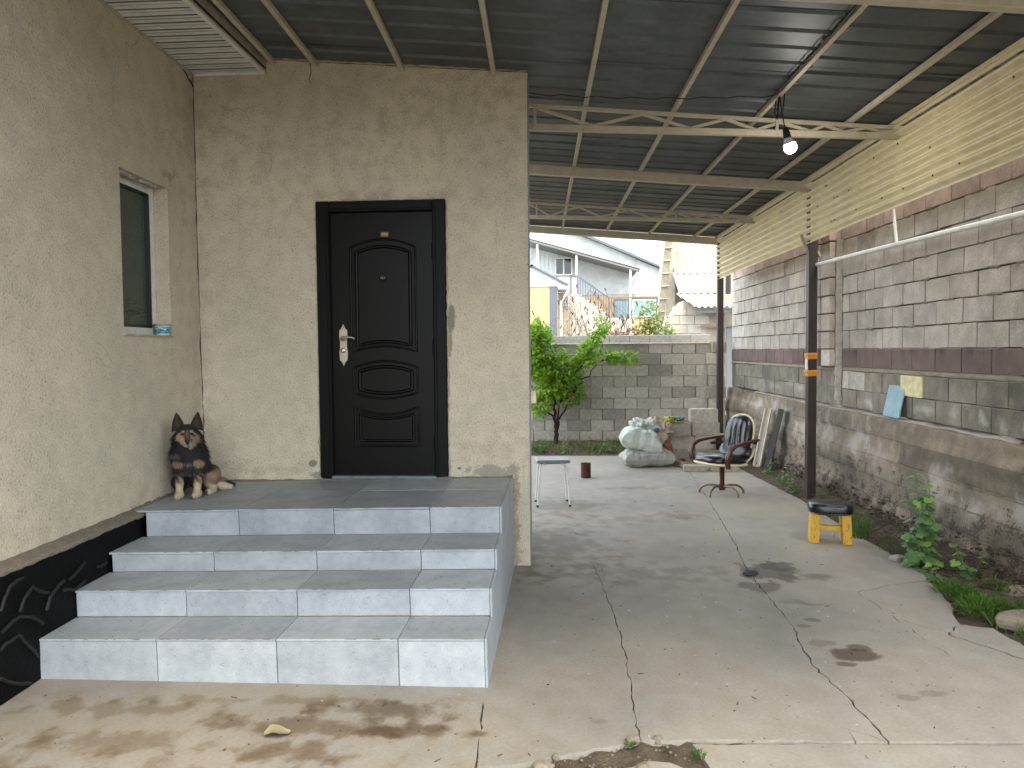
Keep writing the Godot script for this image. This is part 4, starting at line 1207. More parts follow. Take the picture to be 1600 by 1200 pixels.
func back_wall() -> void:
	var h := thing("boundary_wall", "low grey block wall closing off the back of the yard", "wall", Vector3(0.3, 0, -13.5))
	var O := Vector3(0.3, 0, -13.5)
	var X := Transform3D(Basis.IDENTITY, -O)
	var mb := MB.new()
	mb.box(Vector3(0.3, 0.83, -13.53), Vector3(4.78, 1.76, 0.12))
	put(mb, "mortar_bed", M.light_mortar, h, X)
	for r in 9:
		var x := -2.1 + (0.2 if r % 2 == 1 else 0.0)
		var y := 0.02 + 0.191 * r
		while x < 2.35:
			_block(h, Vector3(x + 0.2, y + 0.095, -13.45 + rng.randf_range(-0.004, 0.004)) - O, 1.0, M["block%d" % rng.randi_range(0, 3)], 0.0)
			x += 0.4
		if x < 2.62: _block(h, Vector3((x + 2.68) * 0.5, y + 0.095, -13.452) - O, (2.67 - x) / 0.4, M["block%d" % rng.randi_range(0, 3)], 0.0)
	for k in 14:
		mb = MB.new(); mb.box(Vector3(-2.1 + 0.345 * k, 1.80, -13.54), Vector3(0.338, 0.14, 0.19), Basis(Vector3.BACK, rng.randf_range(-0.008, 0.008)), 0.006); put(mb, "coping_block", M.coping, h, X)
	mb = MB.new()
	var nz := noise(33, 4.0, 3)
	mb.grid(5, 120, func(i, j): return Vector3(-2.3 + 4.95 * j / 120.0, [1.722, 1.732, 1.742, 1.744, 1.742, 1.74][i] + 0.006 * nz.get_noise_2d(j, i * 3.0), [-13.40, -13.408, -13.43, -13.46, -13.5, -13.53][i]))
	put(mb, "mortar_cap", M.light_mortar, h, X)
	for k in 40:
		mb = MB.new(); mb.blob(Vector3.ZERO, Vector3(rng.randf_range(0.05, 0.25), rng.randf_range(0.01, 0.02), 0.012), Basis.IDENTITY, 2.0, noise(800 + k, 20.0, 2), 0.6, 8, 6)
		var o := put(mb, "mortar_squeeze", M.light_mortar, h)
		o.position = Vector3(rng.randf_range(-1.0, 2.5), 0.02 + 0.191 * rng.randi_range(1, 8), -13.412) - O
	# stub of blocks in the corner
	var q := thing("block_pier", "rough stub of grey blocks in the corner between the two walls", "pier", cp(3.05, 0, -13.3), TH)
	for r in 9:
		mb = MB.new(); mb.box(Vector3(rng.randf_range(-0.04, 0.04), 0.10 + 0.194 * r, rng.randf_range(-0.02, 0.02)), Vector3(0.24 if r % 3 != 1 else 0.30, 0.188, 0.20), Basis(Vector3.UP, rng.randf_range(-0.08, 0.08)), 0.006); put(mb, "block", M["block%d" % (r % 4)], q)
	mb = MB.new(); mb.box(Vector3(0.0, 0.9, -0.03), Vector3(0.18, 1.7, 0.12)); put(mb, "mortar_core", M.mortar, q)

# ------------------------------------------------------------------ houses beyond the wall
func slate_sheet(h: Node3D, called: String, a: Vector3, b: Vector3, c: Vector3, d: Vector3, waves: int, amp: float, m: Material) -> void:   # a-b along the waves at the top, d-c at the eave
	var mb := MB.new()
	var up := (b - a).cross(d - a).normalized()
	if up.y < 0: up = -up
	mb.grid(waves * 8, 3, func(i, j):
		var t: float = i / float(waves * 8)
		return a.lerp(b, t).lerp(d.lerp(c, t), j / 3.0) + up * amp * sin(TAU * waves * t))
	mb.grid(waves * 8, 1, func(i, j):
		var t: float = i / float(waves * 8)
		return d.lerp(c, t) + up * (amp * sin(TAU * waves * t) - 0.012 * j))
	put(mb, called, m, h)

func far_houses() -> void:
	var vert := func(r: Vector3) -> Vector3: return Vector3(r.x, r.z, r.y)
	var mb: MB
	# grey house
	var h := thing("grey_house", "big house clad in pale grey metal with an orange ground floor", "house", Vector3(0, 0, -42))
	var B := Vector3(0, 0, -42)
	var X := Transform3D(Basis.IDENTITY, -B)
	mb = MB.new(); mb.prism(v2([-12, 4.5, 9, 4.5, 9, 4.9, 5.67, 5.78, 1.36, 7.65, -2.5, 9.3, -12, 5.2]), -56, -42, vert)
	put(mb, "wall", M.siding, h, X)
	mb = MB.new(); mb.box(Vector3(-1.5, 2.26, -49.02), Vector3(20.9, 4.56, 14.1)); put(mb, "lower_wall", M.orange, h, X)
	mb = MB.new()
	for k in 60:
		var x := -6.0 + 0.22 * k
		mb.box(Vector3(x, (4.6 + 8.3 - absf(x + 2.5) * 0.43) * 0.5 + 0.25, -41.99), Vector3(0.03, 8.3 - absf(x + 2.5) * 0.43 - 4.2, 0.03))
	var ribs := put(mb, "siding_ribs", M.siding, h, X); kind(ribs, "stuff")
	mb = MB.new()
	mb.bar(Vector3(9.3, 4.8, -49), Vector3(5.67, 5.86, -49), 15.0, 0.12); mb.bar(Vector3(5.67, 5.86, -49), Vector3(-2.5, 9.40, -49), 15.0, 0.12); mb.bar(Vector3(-2.5, 9.40, -49), Vector3(-12.3, 5.2, -49), 15.0, 0.12)
	put(mb, "roof", M.slate_grey, h, X)
	mb = MB.new(); mb.box(Vector3(1.9, 6.2, -41.93), Vector3(4.2, 3.2, 0.05)); put(mb, "cladding", M.grey_siding, h, X)
	for k in 2:
		var w := MB.new()
		var r: Array = [[-0.35, 0.61, 5.66, 6.64], [3.82, 5.08, 3.36, 4.32]][k]
		var zf: float = -41.88 if k == 0 else -41.93
		w.box(Vector3((r[0] + r[1]) * 0.5, r[3] - 0.04, zf), Vector3(r[1] - r[0], 0.08, 0.1)); w.box(Vector3((r[0] + r[1]) * 0.5, r[2] + 0.04, zf), Vector3(r[1] - r[0], 0.08, 0.1))
		for x in [r[0] + 0.04, r[1] - 0.04, (r[0] + r[1]) * 0.5]: w.box(Vector3(x, (r[2] + r[3]) * 0.5, zf), Vector3(0.08, r[3] - r[2] - 0.16, 0.1))
		var wn := put(w, "window", M.white_plastic, h, X)
		w = MB.new(); w.box(Vector3((r[0] + r[1]) * 0.5, (r[2] + r[3]) * 0.5, zf), Vector3(r[1] - r[0] - 0.1, r[3] - r[2] - 0.1, 0.03)); put(w, "pane", M.dark_glass if k == 0 else M.far_glass, wn, X)
	mb = MB.new()
	mb.box(Vector3(4.45, 4.40, -41.94), Vector3(1.5, 0.14, 0.08)); mb.box(Vector3(5.15, 3.8, -41.94), Vector3(0.12, 1.06, 0.08)); mb.box(Vector3(3.3, 3.86, -41.95), Vector3(0.95, 1.0, 0.06))
	put(mb, "window_surround", M.slate_grey, h, X)
	mb = MB.new(); mb.box(Vector3(3.25, 3.80, -41.9), Vector3(0.7, 0.9, 0.04)); put(mb, "door", M.far_glass, h, X)
	mb = MB.new(); mb.bar(Vector3(-1.75, 7.32, -40.9), Vector3(4.0, 5.66, -40.9), 2.2, 0.09); var can := put(mb, "canopy", M.grey_metal, h, X)
	slate_sheet(can, "canopy_slates", Vector3(-1.8, 7.52, -42) - B, Vector3(-1.8, 7.44, -39.8) - B, Vector3(4.05, 5.76, -39.8) - B, Vector3(4.05, 5.84, -42) - B, 14, 0.03, M.board)
	for p in [[-1.23, 7.1], [0.785, 6.5], [3.545, 5.74]]:
		mb = MB.new(); mb.bar(Vector3(p[0], 3.1, -39.95), Vector3(p[0], p[1], -39.95), 0.11, 0.11, 0.004, Vector3.RIGHT); put(mb, "canopy_post", M.white_plastic, h, X)
	mb = MB.new(); mb.bar(Vector3(3.56, 5.1, -39.95), Vector3(3.92, 5.62, -39.95), 0.08, 0.08); put(mb, "brace", M.white_plastic, h, X)
	# staircase
	var s := thing("outdoor_staircase", "white outdoor staircase with a dark metal railing against the grey house", "staircase", Vector3(1, 0, -38))
	B = Vector3(1, 0, -38); X = Transform3D(Basis.IDENTITY, -B)
	mb = MB.new(); mb.prism(v2([0.2, 0, 3.55, 0, 3.55, 3.18, 2.36, 3.18, 0.78, 4.36, 0.2, 4.36]), -39.4, -38.0, vert); put(mb, "flank", M.white_wash, s, X)
	for k in 8:
		mb = MB.new(); mb.box(Vector3(0.88 + 0.2 * k, 4.32 - 0.145 * k, -38.7), Vector3(0.22, 0.06, 1.3)); put(mb, "step", M.white_plastic, s, X)
	mb = MB.new(); mb.bar(Vector3(0.42, 5.28, -38.05), Vector3(0.80, 5.27, -38.05), 0.06, 0.07); mb.bar(Vector3(0.78, 5.27, -38.05), Vector3(2.33, 4.16, -38.05), 0.06, 0.07); mb.bar(Vector3(2.32, 4.16, -38.05), Vector3(3.45, 4.18, -38.05), 0.06, 0.05); put(mb, "handrail", M.slate_grey, s, X)
	for k in 13:
		var t := k / 12.0
		mb = MB.new(); mb.bar(Vector3(lerpf(0.80, 2.32, t), lerpf(4.38, 3.2, t), -38.05), Vector3(lerpf(0.80, 2.32, t), lerpf(5.26, 4.16, t), -38.05), 0.035 if k % 12 else 0.07, 0.035 if k % 12 else 0.07, 0.0, Vector3.RIGHT); put(mb, "baluster", M.slate_grey, s, X)
	for k in 8:
		mb = MB.new(); mb.bar(Vector3(2.46 + 0.135 * k, 3.2, -38.05), Vector3(2.46 + 0.135 * k, 4.16, -38.05), 0.03, 0.03, 0.0, Vector3.RIGHT); put(mb, "baluster", M.slate_grey, s, X)
	mb = MB.new(); mb.box(Vector3(0.63, 4.82, -38.1), Vector3(0.24, 0.86, 0.03)); mb.box(Vector3(0.02, 4.86, -38.3), Vector3(0.8, 0.72, 0.03)); put(mb, "landing_panel", M.grey_siding, s, X)
	mb = MB.new(); mb.box(Vector3(0.49, 4.86, -38.16), Vector3(0.07, 0.85, 0.12)); put(mb, "landing_post", M.slate_grey, s, X)
	# orange annex
	var a := thing("orange_annex", "low orange annex with a white gable and a dark grey corner strip", "house", Vector3(-2, 0, -36))
	B = Vector3(-2, 0, -36); X = Transform3D(Basis.IDENTITY, -B)
	mb = MB.new(); mb.box(Vector3(-3.17, 2.3, -36.9), Vector3(6.0, 4.6, 1.8)); put(mb, "wall", M.orange, a, X)
	mb = MB.new(); mb.box(Vector3(-0.37, 2.29, -36.88), Vector3(0.36, 4.57, 1.82)); put(mb, "corner_strip", M.slate_grey, a, X)
	mb = MB.new(); mb.prism(v2([-6.2, 4.602, -0.19, 4.602, -0.15, 4.46, 0.27, 4.45, 0.27, 4.64, -1.26, 5.48, -6.2, 5.8]), -37.8, -35.94, vert); put(mb, "gable", M.siding, a, X)
	mb = MB.new(); mb.bar(Vector3(-1.4, 5.58, -36.8), Vector3(0.31, 4.645, -36.8), 2.1, 0.08); mb.bar(Vector3(-6.3, 5.9, -36.8), Vector3(-1.3, 5.56, -36.8), 2.1, 0.08); put(mb, "roof", M.slate_grey, a, X)
	mb = MB.new(); mb.tube([Vector3(0.30, 4.62, -35.95), Vector3(0.30, 4.36, -35.95), Vector3(-0.02, 3.88, -35.95), Vector3(-0.02, 0.1, -35.95)], 0.055, 8); put(mb, "downpipe", M.white_plastic, a, X)
	# pale brick wing with a barred window between the annex and the staircase
	mb = MB.new(); mb.box(Vector3(0.16, 2.2, -37.6), Vector3(0.62, 4.4, 0.3)); put(mb, "wing_wall", M.slate, a, X)
	var w2 := MB.new(); w2.box(Vector3(0.23, 3.95, -37.42), Vector3(0.26, 0.62, 0.04)); var wn2 := put(w2, "window", M.white_plastic, a, X)
	for k in 3:
		w2 = MB.new(); w2.box(Vector3(0.16 + 0.07 * k, 3.95, -37.38), Vector3(0.025, 0.6, 0.03)); put(w2, "bar", M.slate_grey, wn2, X)
	for k in 4:
		w2 = MB.new(); w2.box(Vector3(0.23, 3.73 + 0.15 * k, -37.36), Vector3(0.26, 0.02, 0.02)); put(w2, "bar", M.slate_grey, wn2, X)
	# whitewashed shed
	var sh := thing("white_shed", "whitewashed block shed with a wavy pale slate roof behind the yard wall", "shed", Vector3(3, 0, -17))
	B = Vector3(3, 0, -17); X = Transform3D(Basis.IDENTITY, -B)
	mb = MB.new(); mb.prism(v2([2.28, 0, 2.62, 0, 2.62, 4.3, 2.50, 4.3]), -19.6, -18.0, vert); put(mb, "wall", M.white_wash, sh, X)
	mb = MB.new(); mb.prism(v2([2.6, 0, 5.6, 0, 5.6, 4.2, 2.6, 4.2]), -19.6, -19.0, vert); put(mb, "wall", M.white_wash, sh, X)
	mb = MB.new(); mb.prism(v2([2.24, 0, 3.15, 0, 3.15, 2.46, 2.66, 2.68, 2.24, 2.14]), -18.0, -17.05, vert); put(mb, "wall", M.white_wash, sh, X)
	for r in 7:
		for k in 3:
			var x := 2.26 + 0.32 * k - 0.16 * (r % 2); var y := 1.36 + 0.2 * r
			var top: float = 2.14 + (x + 0.16 - 2.24) * 1.25 if x + 0.16 < 2.66 else 2.68 - (x + 0.16 - 2.66) * 0.45
			if y + 0.19 < top and x > 2.2:
				mb = MB.new(); mb.box(Vector3(x + 0.155, y + 0.095, -17.05), Vector3(0.308, 0.188, 0.05), Basis(Vector3.BACK, rng.randf_range(-0.01, 0.01)), 0.006); put(mb, "block", M.white_wash if (r + k) % 4 else M.pale_block, sh, X)
	mb = MB.new(); mb.box(Vector3(3.35, 1.2, -17.5), Vector3(0.4, 2.4, 0.9)); put(mb, "side_wall", M.slate, sh, X)
	for k in 3:
		var y0: float = [4.35, 3.86, 3.37][k]; var y1: float = [3.83, 3.34, 2.86][k]
		var z0: float = [-18.75, -18.3, -17.86][k]; var z1: float = [-18.28, -17.83, -17.4][k]
		slate_sheet(sh, "slate_sheet", Vector3(2.56 - 0.01 * k, y0, z0) - B, Vector3(5.6, y0, z0) - B, Vector3(5.6, y1, z1) - B, Vector3(2.56 + 0.03 * k, y1, z1) - B, 20, 0.022, M.slate)
	for k in 3:
		var y0: float = [2.86, 2.75, 2.64][k]; var z0: float = [-17.4, -17.1, -16.8][k]
		slate_sheet(sh, "slate_sheet", Vector3(2.56 + 0.09 * k, y0, z0) - B, Vector3(4.6, y0, z0) - B, Vector3(4.6, y0 - 0.13, z0 + 0.33) - B, Vector3(2.62 + 0.09 * k, y0 - 0.13, z0 + 0.33) - B, 14, 0.022, M.slate)
	mb = MB.new(); mb.box(Vector3(3.7, 2.42, -16.62), Vector3(1.7, 0.07, 0.05), Basis.IDENTITY, 0.004); put(mb, "eave_board", M.seat_grey, sh, X)
	mb = MB.new(); mb.box(Vector3(3.6, 2.12, -16.9), Vector3(1.2, 0.05, 0.06)); put(mb, "lintel", M.old_wood, sh, X)
	mb = MB.new(); mb.box(Vector3(3.66, 1.2, -16.95), Vector3(0.2, 1.85, 0.05)); put(mb, "door", M.grey_metal, sh, X)
	mb = MB.new(); mb.bar(Vector3(2.24, 1.9, -17.93), Vector3(2.49, 4.4, -17.93), 0.13, 0.15); put(mb, "barge_board", M.cement, sh, X)
	for k in 8:
		mb = MB.new(); mb.box(Vector3(2.285 + 0.03 * k, 2.2 + 0.29 * k, -17.86), Vector3(0.2, 0.03, 0.08), Basis(Vector3.BACK, 0.05), 0.003); put(mb, "batten", M.board, sh, X)
	mb = MB.new(); mb.tube([Vector3(3.60, 2.62, -16.95), Vector3(3.60, 4.6, -16.95)], 0.058, 14)
	var fl := put(mb, "flue_pipe", M.brown_post, sh, X)
	mb = MB.new(); mb.lathe([Vector2(0.12, 2.60), Vector2(0.09, 2.68), Vector2(0.07, 2.78), Vector2(0.06, 2.80)], 12, Vector3(3.60, 0, -16.95)); put(mb, "cement_collar", M.foam, fl, X)

# ------------------------------------------------------------------ things in the yard
func cushion(rx: float, ry: float, thick: float, folds: float, depth: float) -> MB:      # an oval pad in x, y that bulges to +z, with folds running down it
	var mb := MB.new()
	var vs := PackedVector3Array(); var ts := PackedInt32Array()
	var nr := 14; var na := 56
	for s in 2:
		for j in nr + 1:
			var r := j / float(nr)
			for i in na:
				var a := TAU * i / na
				var x := r * cos(a); var y := r * sin(a)
				var e := 1.0 / pow(pow(absf(cos(a)), 2.6) + pow(absf(sin(a)), 2.6), 1.0 / 2.6)
				x *= e; y *= e
				var z := thick * sqrt(maxf(0.0, 1.0 - pow(r, 3.2)))
				if s == 0: z *= 1.0 - depth * pow(absf(sin(x * folds + 0.35 * sin(y * 3.0))), 0.5) * (1.0 - r * r * 0.6) + depth
				else: z *= -0.35
				vs.append(Vector3(x * rx, y * ry, z))
	for s in 2:
		var o := s * (nr + 1) * na
		for j in nr:
			for i in na:
				var i2 := (i + 1) % na
				var a := o + j * na + i; var b := o + j * na + i2
				if s == 0: ts.append_array([a, a + na, b + na, a, b + na, b])
				else: ts.append_array([a, b, b + na, a, b + na, a + na])
	mb.raw(vs, ts)
	return mb

func office_chair() -> void:
	var c := thing("office_chair", "worn black office chair with wooden armrests and no castors", "chair", cp(2.03, 0, -8.60), deg_to_rad(-58) + TH)
	var nz := noise(90, 5.0, 3)
	var mb := MB.new()
	mb.blob(Vector3(0, 0.395, 0.03), Vector3(0.50, 0.13, 0.50), Basis(Vector3.RIGHT, -0.06), 2.7, nz, 0.12, 36, 16)
	put(mb, "seat", M.leather, c)
	mb = MB.new(); mb.blob(Vector3(0, 0.352, 0.025), Vector3(0.53, 0.05, 0.53), Basis(Vector3.RIGHT, -0.06), 3.0, null, 0.0, 36, 8); put(mb, "seat_shell", M.cream, c)
	var tilt := Basis(Vector3.RIGHT, -0.22)
	mb = cushion(0.195, 0.25, 0.06, 8.5, 0.45)
	var b := put(mb, "backrest", M.leather, c); b.transform = Transform3D(tilt, Vector3(0, 0.625, -0.25))
	mb = cushion(0.235, 0.10, 0.06, 2.0, 0.2)
	var lb := put(mb, "backrest", M.leather, c); lb.transform = Transform3D(Basis(Vector3.RIGHT, -0.5), Vector3(0, 0.47, -0.20))
	mb = MB.new()
	var pts := []
	for k in 41:
		var a := TAU * k / 40.0
		var e := 1.0 / pow(pow(absf(cos(a)), 2.6) + pow(absf(sin(a)), 2.6), 1.0 / 2.6)
		pts.append(Vector3(0, 0.625, -0.265) + tilt * Vector3(cos(a) * e * 0.202, sin(a) * e * 0.257, 0.0))
	mb.tube(pts, 0.010, 8, false); put(mb, "piping", M.cream, c)
	mb = cushion(0.196, 0.25, 0.02, 0.0, 0.0)
	var bs := put(mb, "back_shell", M.cream, c); bs.transform = Transform3D(tilt * Basis(Vector3.UP, PI), Vector3(0, 0.625, -0.275))
	mb = MB.new(); mb.tube([Vector3(0.17, 0.36, -0.2), Vector3(0.2, 0.42, -0.25), Vector3(0.215, 0.52, -0.275)], 0.012, 6); mb.tube([Vector3(-0.17, 0.36, -0.2), Vector3(-0.2, 0.42, -0.25), Vector3(-0.215, 0.52, -0.275)], 0.012, 6); put(mb, "back_stay", M.cream, c)
	for s in [-1.0, 1.0]:
		mb = MB.new()
		var path := [Vector3(0.25, 0.335, 0.16), Vector3(0.275, 0.40, 0.20), Vector3(0.285, 0.47, 0.20), Vector3(0.29, 0.535, 0.165), Vector3(0.29, 0.575, 0.10), Vector3(0.29, 0.590, 0.0), Vector3(0.285, 0.60, -0.12), Vector3(0.27, 0.61, -0.22), Vector3(0.245, 0.61, -0.29)]
		for k in path.size(): path[k].x *= s
		for q in [-0.011, 0.011]:
			var pp := []
			for p in path: pp.append(p + Vector3(q, 0, 0))
			mb.tube(pp, [0.020, 0.021, 0.021, 0.021, 0.020, 0.019, 0.018, 0.018, 0.016], 10)
		put(mb, "armrest", M.dark_wood, c)
	mb = MB.new(); mb.lathe([Vector2(0.0, 0.05), Vector2(0.036, 0.05), Vector2(0.036, 0.10), Vector2(0.026, 0.11), Vector2(0.028, 0.30), Vector2(0.08, 0.325), Vector2(0.08, 0.34)], 16); put(mb, "column", M.rust, c)
	for k in 5:
		var a := TAU * k / 5.0 + 0.25
		mb = MB.new()
		var d := Vector3(sin(a), 0, cos(a))
		mb.tube([d * 0.02 + Vector3(0, 0.085, 0), d * 0.10 + Vector3(0, 0.10, 0), d * 0.17 + Vector3(0, 0.095, 0), d * 0.22 + Vector3(0, 0.07, 0), d * 0.25 + Vector3(0, 0.035, 0), d * 0.255 + Vector3(0, 0.0, 0)], [0.014, 0.0135, 0.013, 0.013, 0.014, 0.015], 8)
		put(mb, "leg", M.old_metal, c)

func hollow_block(called: String, label: String, at: Vector3, turn: float, tone: int) -> void:
	var mb := MB.new()
	mb.box(Vector3(0, 0.094, 0), Vector3(0.34, 0.188, 0.18), Basis.IDENTITY, 0.004)
	for s in [-1.0, 1.0]:
		for zz in [-0.073, 0.0, 0.073]: mb.box(Vector3(s * 0.181, 0.0935, zz), Vector3(0.028, 0.187, 0.035), Basis.IDENTITY, 0.004)
	var o := single(mb, called, M["block%d" % tone], label, "concrete block", at, turn, "loose concrete blocks stacked by the corner")
	mb = MB.new()
	for q in [-0.11, 0.0, 0.11]: mb.box(Vector3(q, 0.191, 0), Vector3(0.055, 0.008, 0.175), Basis.IDENTITY, 0.003)
	put(mb, "rough_rib", M.block3, o)

func sack(mb: MB, p: Vector3, s: Vector3, b: Basis, sd: int, amp := 0.16) -> void:      # crumpled lump
	mb.blob(p, s, b, 2.7, noise(sd, 8.0, 3), amp, 60, 32)

func pillow_point(u: float, v: float, side: float, s: Vector3, nz: FastNoiseLite, amp: float, droop: float) -> Vector3:
	var f := pow(maxf(0.0, (1.0 - pow(absf(u), 4.0)) * (1.0 - pow(absf(v), 3.0))), 0.42)
	var edge := 1.0 - f
	var x := u * s.x * 0.5 * (1.0 - 0.07 * (1.0 - v * v)) * (1.0 + 0.05 * nz.get_noise_2d(v * 40.0, u * 3.0 + side))
	var z := v * s.z * 0.5 * (1.0 - 0.09 * (1.0 - u * u)) * (1.0 + 0.05 * nz.get_noise_2d(u * 40.0, 9.0 + v * 3.0))
	var fold := amp * s.y * (0.55 * nz.get_noise_2d(u * 26.0 + side * 50.0, v * 26.0) + 0.35 * edge * nz.get_noise_2d(u * 110.0, v * 110.0 + side * 30.0))
	return Vector3(x, side * s.y * (0.55 if side > 0 else 0.42) * f + fold * minf(1.0, f * 2.0) - droop * pow(maxf(0.0, u), 2.0) - droop * 0.4 * pow(maxf(0.0, v), 2.0), z)

func pillow(mb: MB, s: Vector3, b: Basis, sd: int, amp: float, droop: float, floor_y: float) -> void:      # a filled sack, pinched towards its seams
	var nz := noise(sd, 0.06, 3)
	for side in [1.0, -1.0]:
		mb.grid(48, 32, func(i, j):
			var q: Vector3 = b * pillow_point((i / 24.0 - 1.0) * side, 1.0 - j / 16.0, side, s, nz, amp, droop)
			q.y = maxf(q.y, floor_y)
			return q)

func print_texture(sd: int, base: Color, ink: Color) -> ImageTexture:      # worn rows of print too small to read
	var im := Image.create(256, 64, false, Image.FORMAT_RGB8)
	im.fill(base)
	var r := RandomNumberGenerator.new(); r.seed = sd
	for row in [[6, 12], [26, 20], [50, 8]]:
		var x := 8
		while x < 240:
			var w := r.randi_range(3, 7)
			if r.randf() < 0.82:
				for k in 3:
					im.fill_rect(Rect2i(x + r.randi_range(0, w - 1), row[0] + r.randi_range(0, row[1] / 2), 2, row[1] / 2), ink.lerp(base, r.randf() * 0.5))
				im.fill_rect(Rect2i(x, row[0] + r.randi_range(0, row[1] - 2), w, 2), ink.lerp(base, r.randf() * 0.5))
			x += w + r.randi_range(2, 5)
	return ImageTexture.create_from_image(im)

func yard_things() -> void:
	var mb: MB
	M.old_metal = mat(srgb(120, 106, 84), 0.45, 0.6)
	office_chair()
	# yellow stool
	var s := thing("foot_stool", "low stool with worn yellow wooden legs and a black padded top", "stool", cp(2.42, 0, -6.46), deg_to_rad(-14) + TH)
	for k in [-1.0, 1.0]:
		mb = MB.new()
		mb.box(Vector3(0.122 * k, 0.122, 0), Vector3(0.075, 0.245, 0.19), Basis(Vector3.BACK, 0.05 * k), 0.006)
		var l := put(mb, "leg", M.yellow_wood, s)
		for q in 7:
			mb = MB.new(); mb.box(Vector3(0.122 * k + rng.randf_range(-0.03, 0.03) + (0.006 - 0.012 * 0.0) * k * 0.0, rng.randf_range(0.01, 0.2), 0.0955), Vector3(rng.randf_range(0.004, 0.012), rng.randf_range(0.008, 0.04), 0.003), Basis(Vector3.BACK, rng.randf_range(-0.5, 0.5)), 0.001); put(mb, "chipped_paint", M.wood, l)
	mb = MB.new(); mb.box(Vector3(0, 0.125, 0.03), Vector3(0.19, 0.042, 0.035), Basis.IDENTITY, 0.004); put(mb, "rung", M.yellow_wood, s)
	mb = MB.new(); mb.box(Vector3(0, 0.252, 0), Vector3(0.30, 0.02, 0.22), Basis.IDENTITY, 0.004); put(mb, "seat_board", M.old_wood, s)
	mb = MB.new(); mb.blob(Vector3(0, 0.288, 0), Vector3(0.350, 0.105, 0.27), Basis.IDENTITY, 4.2, noise(95, 6.0, 2), 0.06, 44, 18); put(mb, "cushion", M.leather, s)
	mb = MB.new()
	for q in 13: mb.blob(Vector3(-0.16 + 0.0267 * q, 0.256, 0.134), Vector3(0.008, 0.008, 0.006), Basis.IDENTITY, 2.0, null, 0, 6, 4)
	put(mb, "tack_row", M.chrome, s)
	# grey topped metal stool
	s = thing("kitchen_stool", "old stool with a grey top and thin white tube legs beside the wall end", "stool", Vector3(-0.105, 0, -8.05), 0.1)
	mb = MB.new(); mb.box(Vector3(0, 0.468, 0), Vector3(0.345, 0.034, 0.30), Basis.IDENTITY, 0.010); put(mb, "seat", M.seat_grey, s)
	mb = MB.new(); mb.box(Vector3(0, 0.446, 0), Vector3(0.26, 0.012, 0.22), Basis.IDENTITY, 0.004); put(mb, "seat_frame", M.grey_metal, s)
	for x in [-1.0, 1.0]:
		for z in [-1.0, 1.0]:
			mb = MB.new(); mb.tube([Vector3(0.07 * x, 0.438, 0.10 * z), Vector3(0.11 * x, 0.436, 0.11 * z), Vector3(0.133 * x, 0.415, 0.115 * z), Vector3(0.142 * x, 0.36, 0.12 * z), Vector3(0.168 * x, 0.0, 0.145 * z)], 0.0105, 9)
			var lg := put(mb, "leg", M.white_plastic, s)
			mb = MB.new(); mb.tube([Vector3(0.1675 * x, 0.02, 0.1445 * z), Vector3(0.169 * x, 0.0, 0.146 * z)], 0.013, 8); put(mb, "foot_cap", M.cable, lg)
	# rusty tin
	s = thing("rusty_tin", "rusty open tin standing on the concrete", "tin", cp(0.582, 0, -9.75), TH)
	mb = MB.new(); mb.lathe([Vector2(0.062, 0.002), Vector2(0.066, 0.006), Vector2(0.063, 0.01), Vector2(0.063, 0.175), Vector2(0.067, 0.18), Vector2(0.064, 0.184), Vector2(0.060, 0.178), Vector2(0.060, 0.02), Vector2(0.0, 0.02)], 24); put(mb, "can", M.rust, s)
	# sacks and bundles
	mb = MB.new(); pillow(mb, Vector3(0.72, 0.27, 0.46), Basis(Vector3.UP, 0.1), 110, 0.22, 0.0, -0.108)
	var lower := single(mb, "sack", M.sack, "long grey white printed sack lying flat at the bottom of the heap", "sack", cp(1.49, 0.108, -10.72), TH)
	mb = MB.new()
	var nzs := noise(110, 0.06, 3)
	mb.grid(20, 8, func(i, j):
		var q := pillow_point(-0.6 + 1.2 * i / 20.0, 0.985 - 0.16 * j / 8.0, 1.0, Vector3(0.72, 0.27, 0.46), nzs, 0.22, 0.0)
		return Basis(Vector3.UP, 0.1) * q + Vector3(0, 0.002, 0.006))
	var pm := mat(Color.WHITE, 0.6)
	pm.albedo_texture = print_texture(5, srgb(160, 162, 159), srgb(62, 66, 76))
	var bx := mb.v
	put(mb, "print", pm, lower, Transform3D.IDENTITY, func(p, _n): return Vector2((p.x + 0.22) / 0.44, 1.0 - (p.y - 0.01) / 0.10))
	mb = MB.new(); pillow(mb, Vector3(0.58, 0.32, 0.44), Basis(Vector3.BACK, -0.16), 120, 0.16, 0.05, -0.2)
	single(mb, "sack", M.white_bag, "plump smooth white sack lying on top of the printed one", "sack", cp(1.405, 0.355, -10.70), TH)
	mb = MB.new(); sack(mb, Vector3.ZERO, Vector3(0.36, 0.20, 0.26), Basis(Vector3.UP, 0.4), 130, 0.75)
	var bag := single(mb, "plastic_bag", M.white_bag, "crumpled whitish plastic bag with a blue stripe behind the plump sack", "bag", cp(1.47, 0.53, -10.86), TH)
	mb = MB.new(); sack(mb, Vector3(0.13, -0.035, 0.06), Vector3(0.09, 0.07, 0.13), Basis(Vector3.UP, 0.9), 131, 0.5); put(mb, "blue_stripe", mat(srgb(58, 82, 112), 0.5), bag)
	var cloth := mat(Color.WHITE, 0.9)
	var ci := Image.create(128, 128, false, Image.FORMAT_RGB8)
	ci.fill(srgb(168, 156, 138))
	for k in 150:
		var cc: Color = [srgb(92, 72, 58), srgb(200, 190, 172), srgb(120, 112, 92), srgb(140, 92, 76)][k % 4]
		ci.fill_rect(Rect2i(rng.randi_range(0, 122), rng.randi_range(0, 122), rng.randi_range(2, 7), rng.randi_range(2, 7)), cc)
	cloth.albedo_texture = ImageTexture.create_from_image(ci)
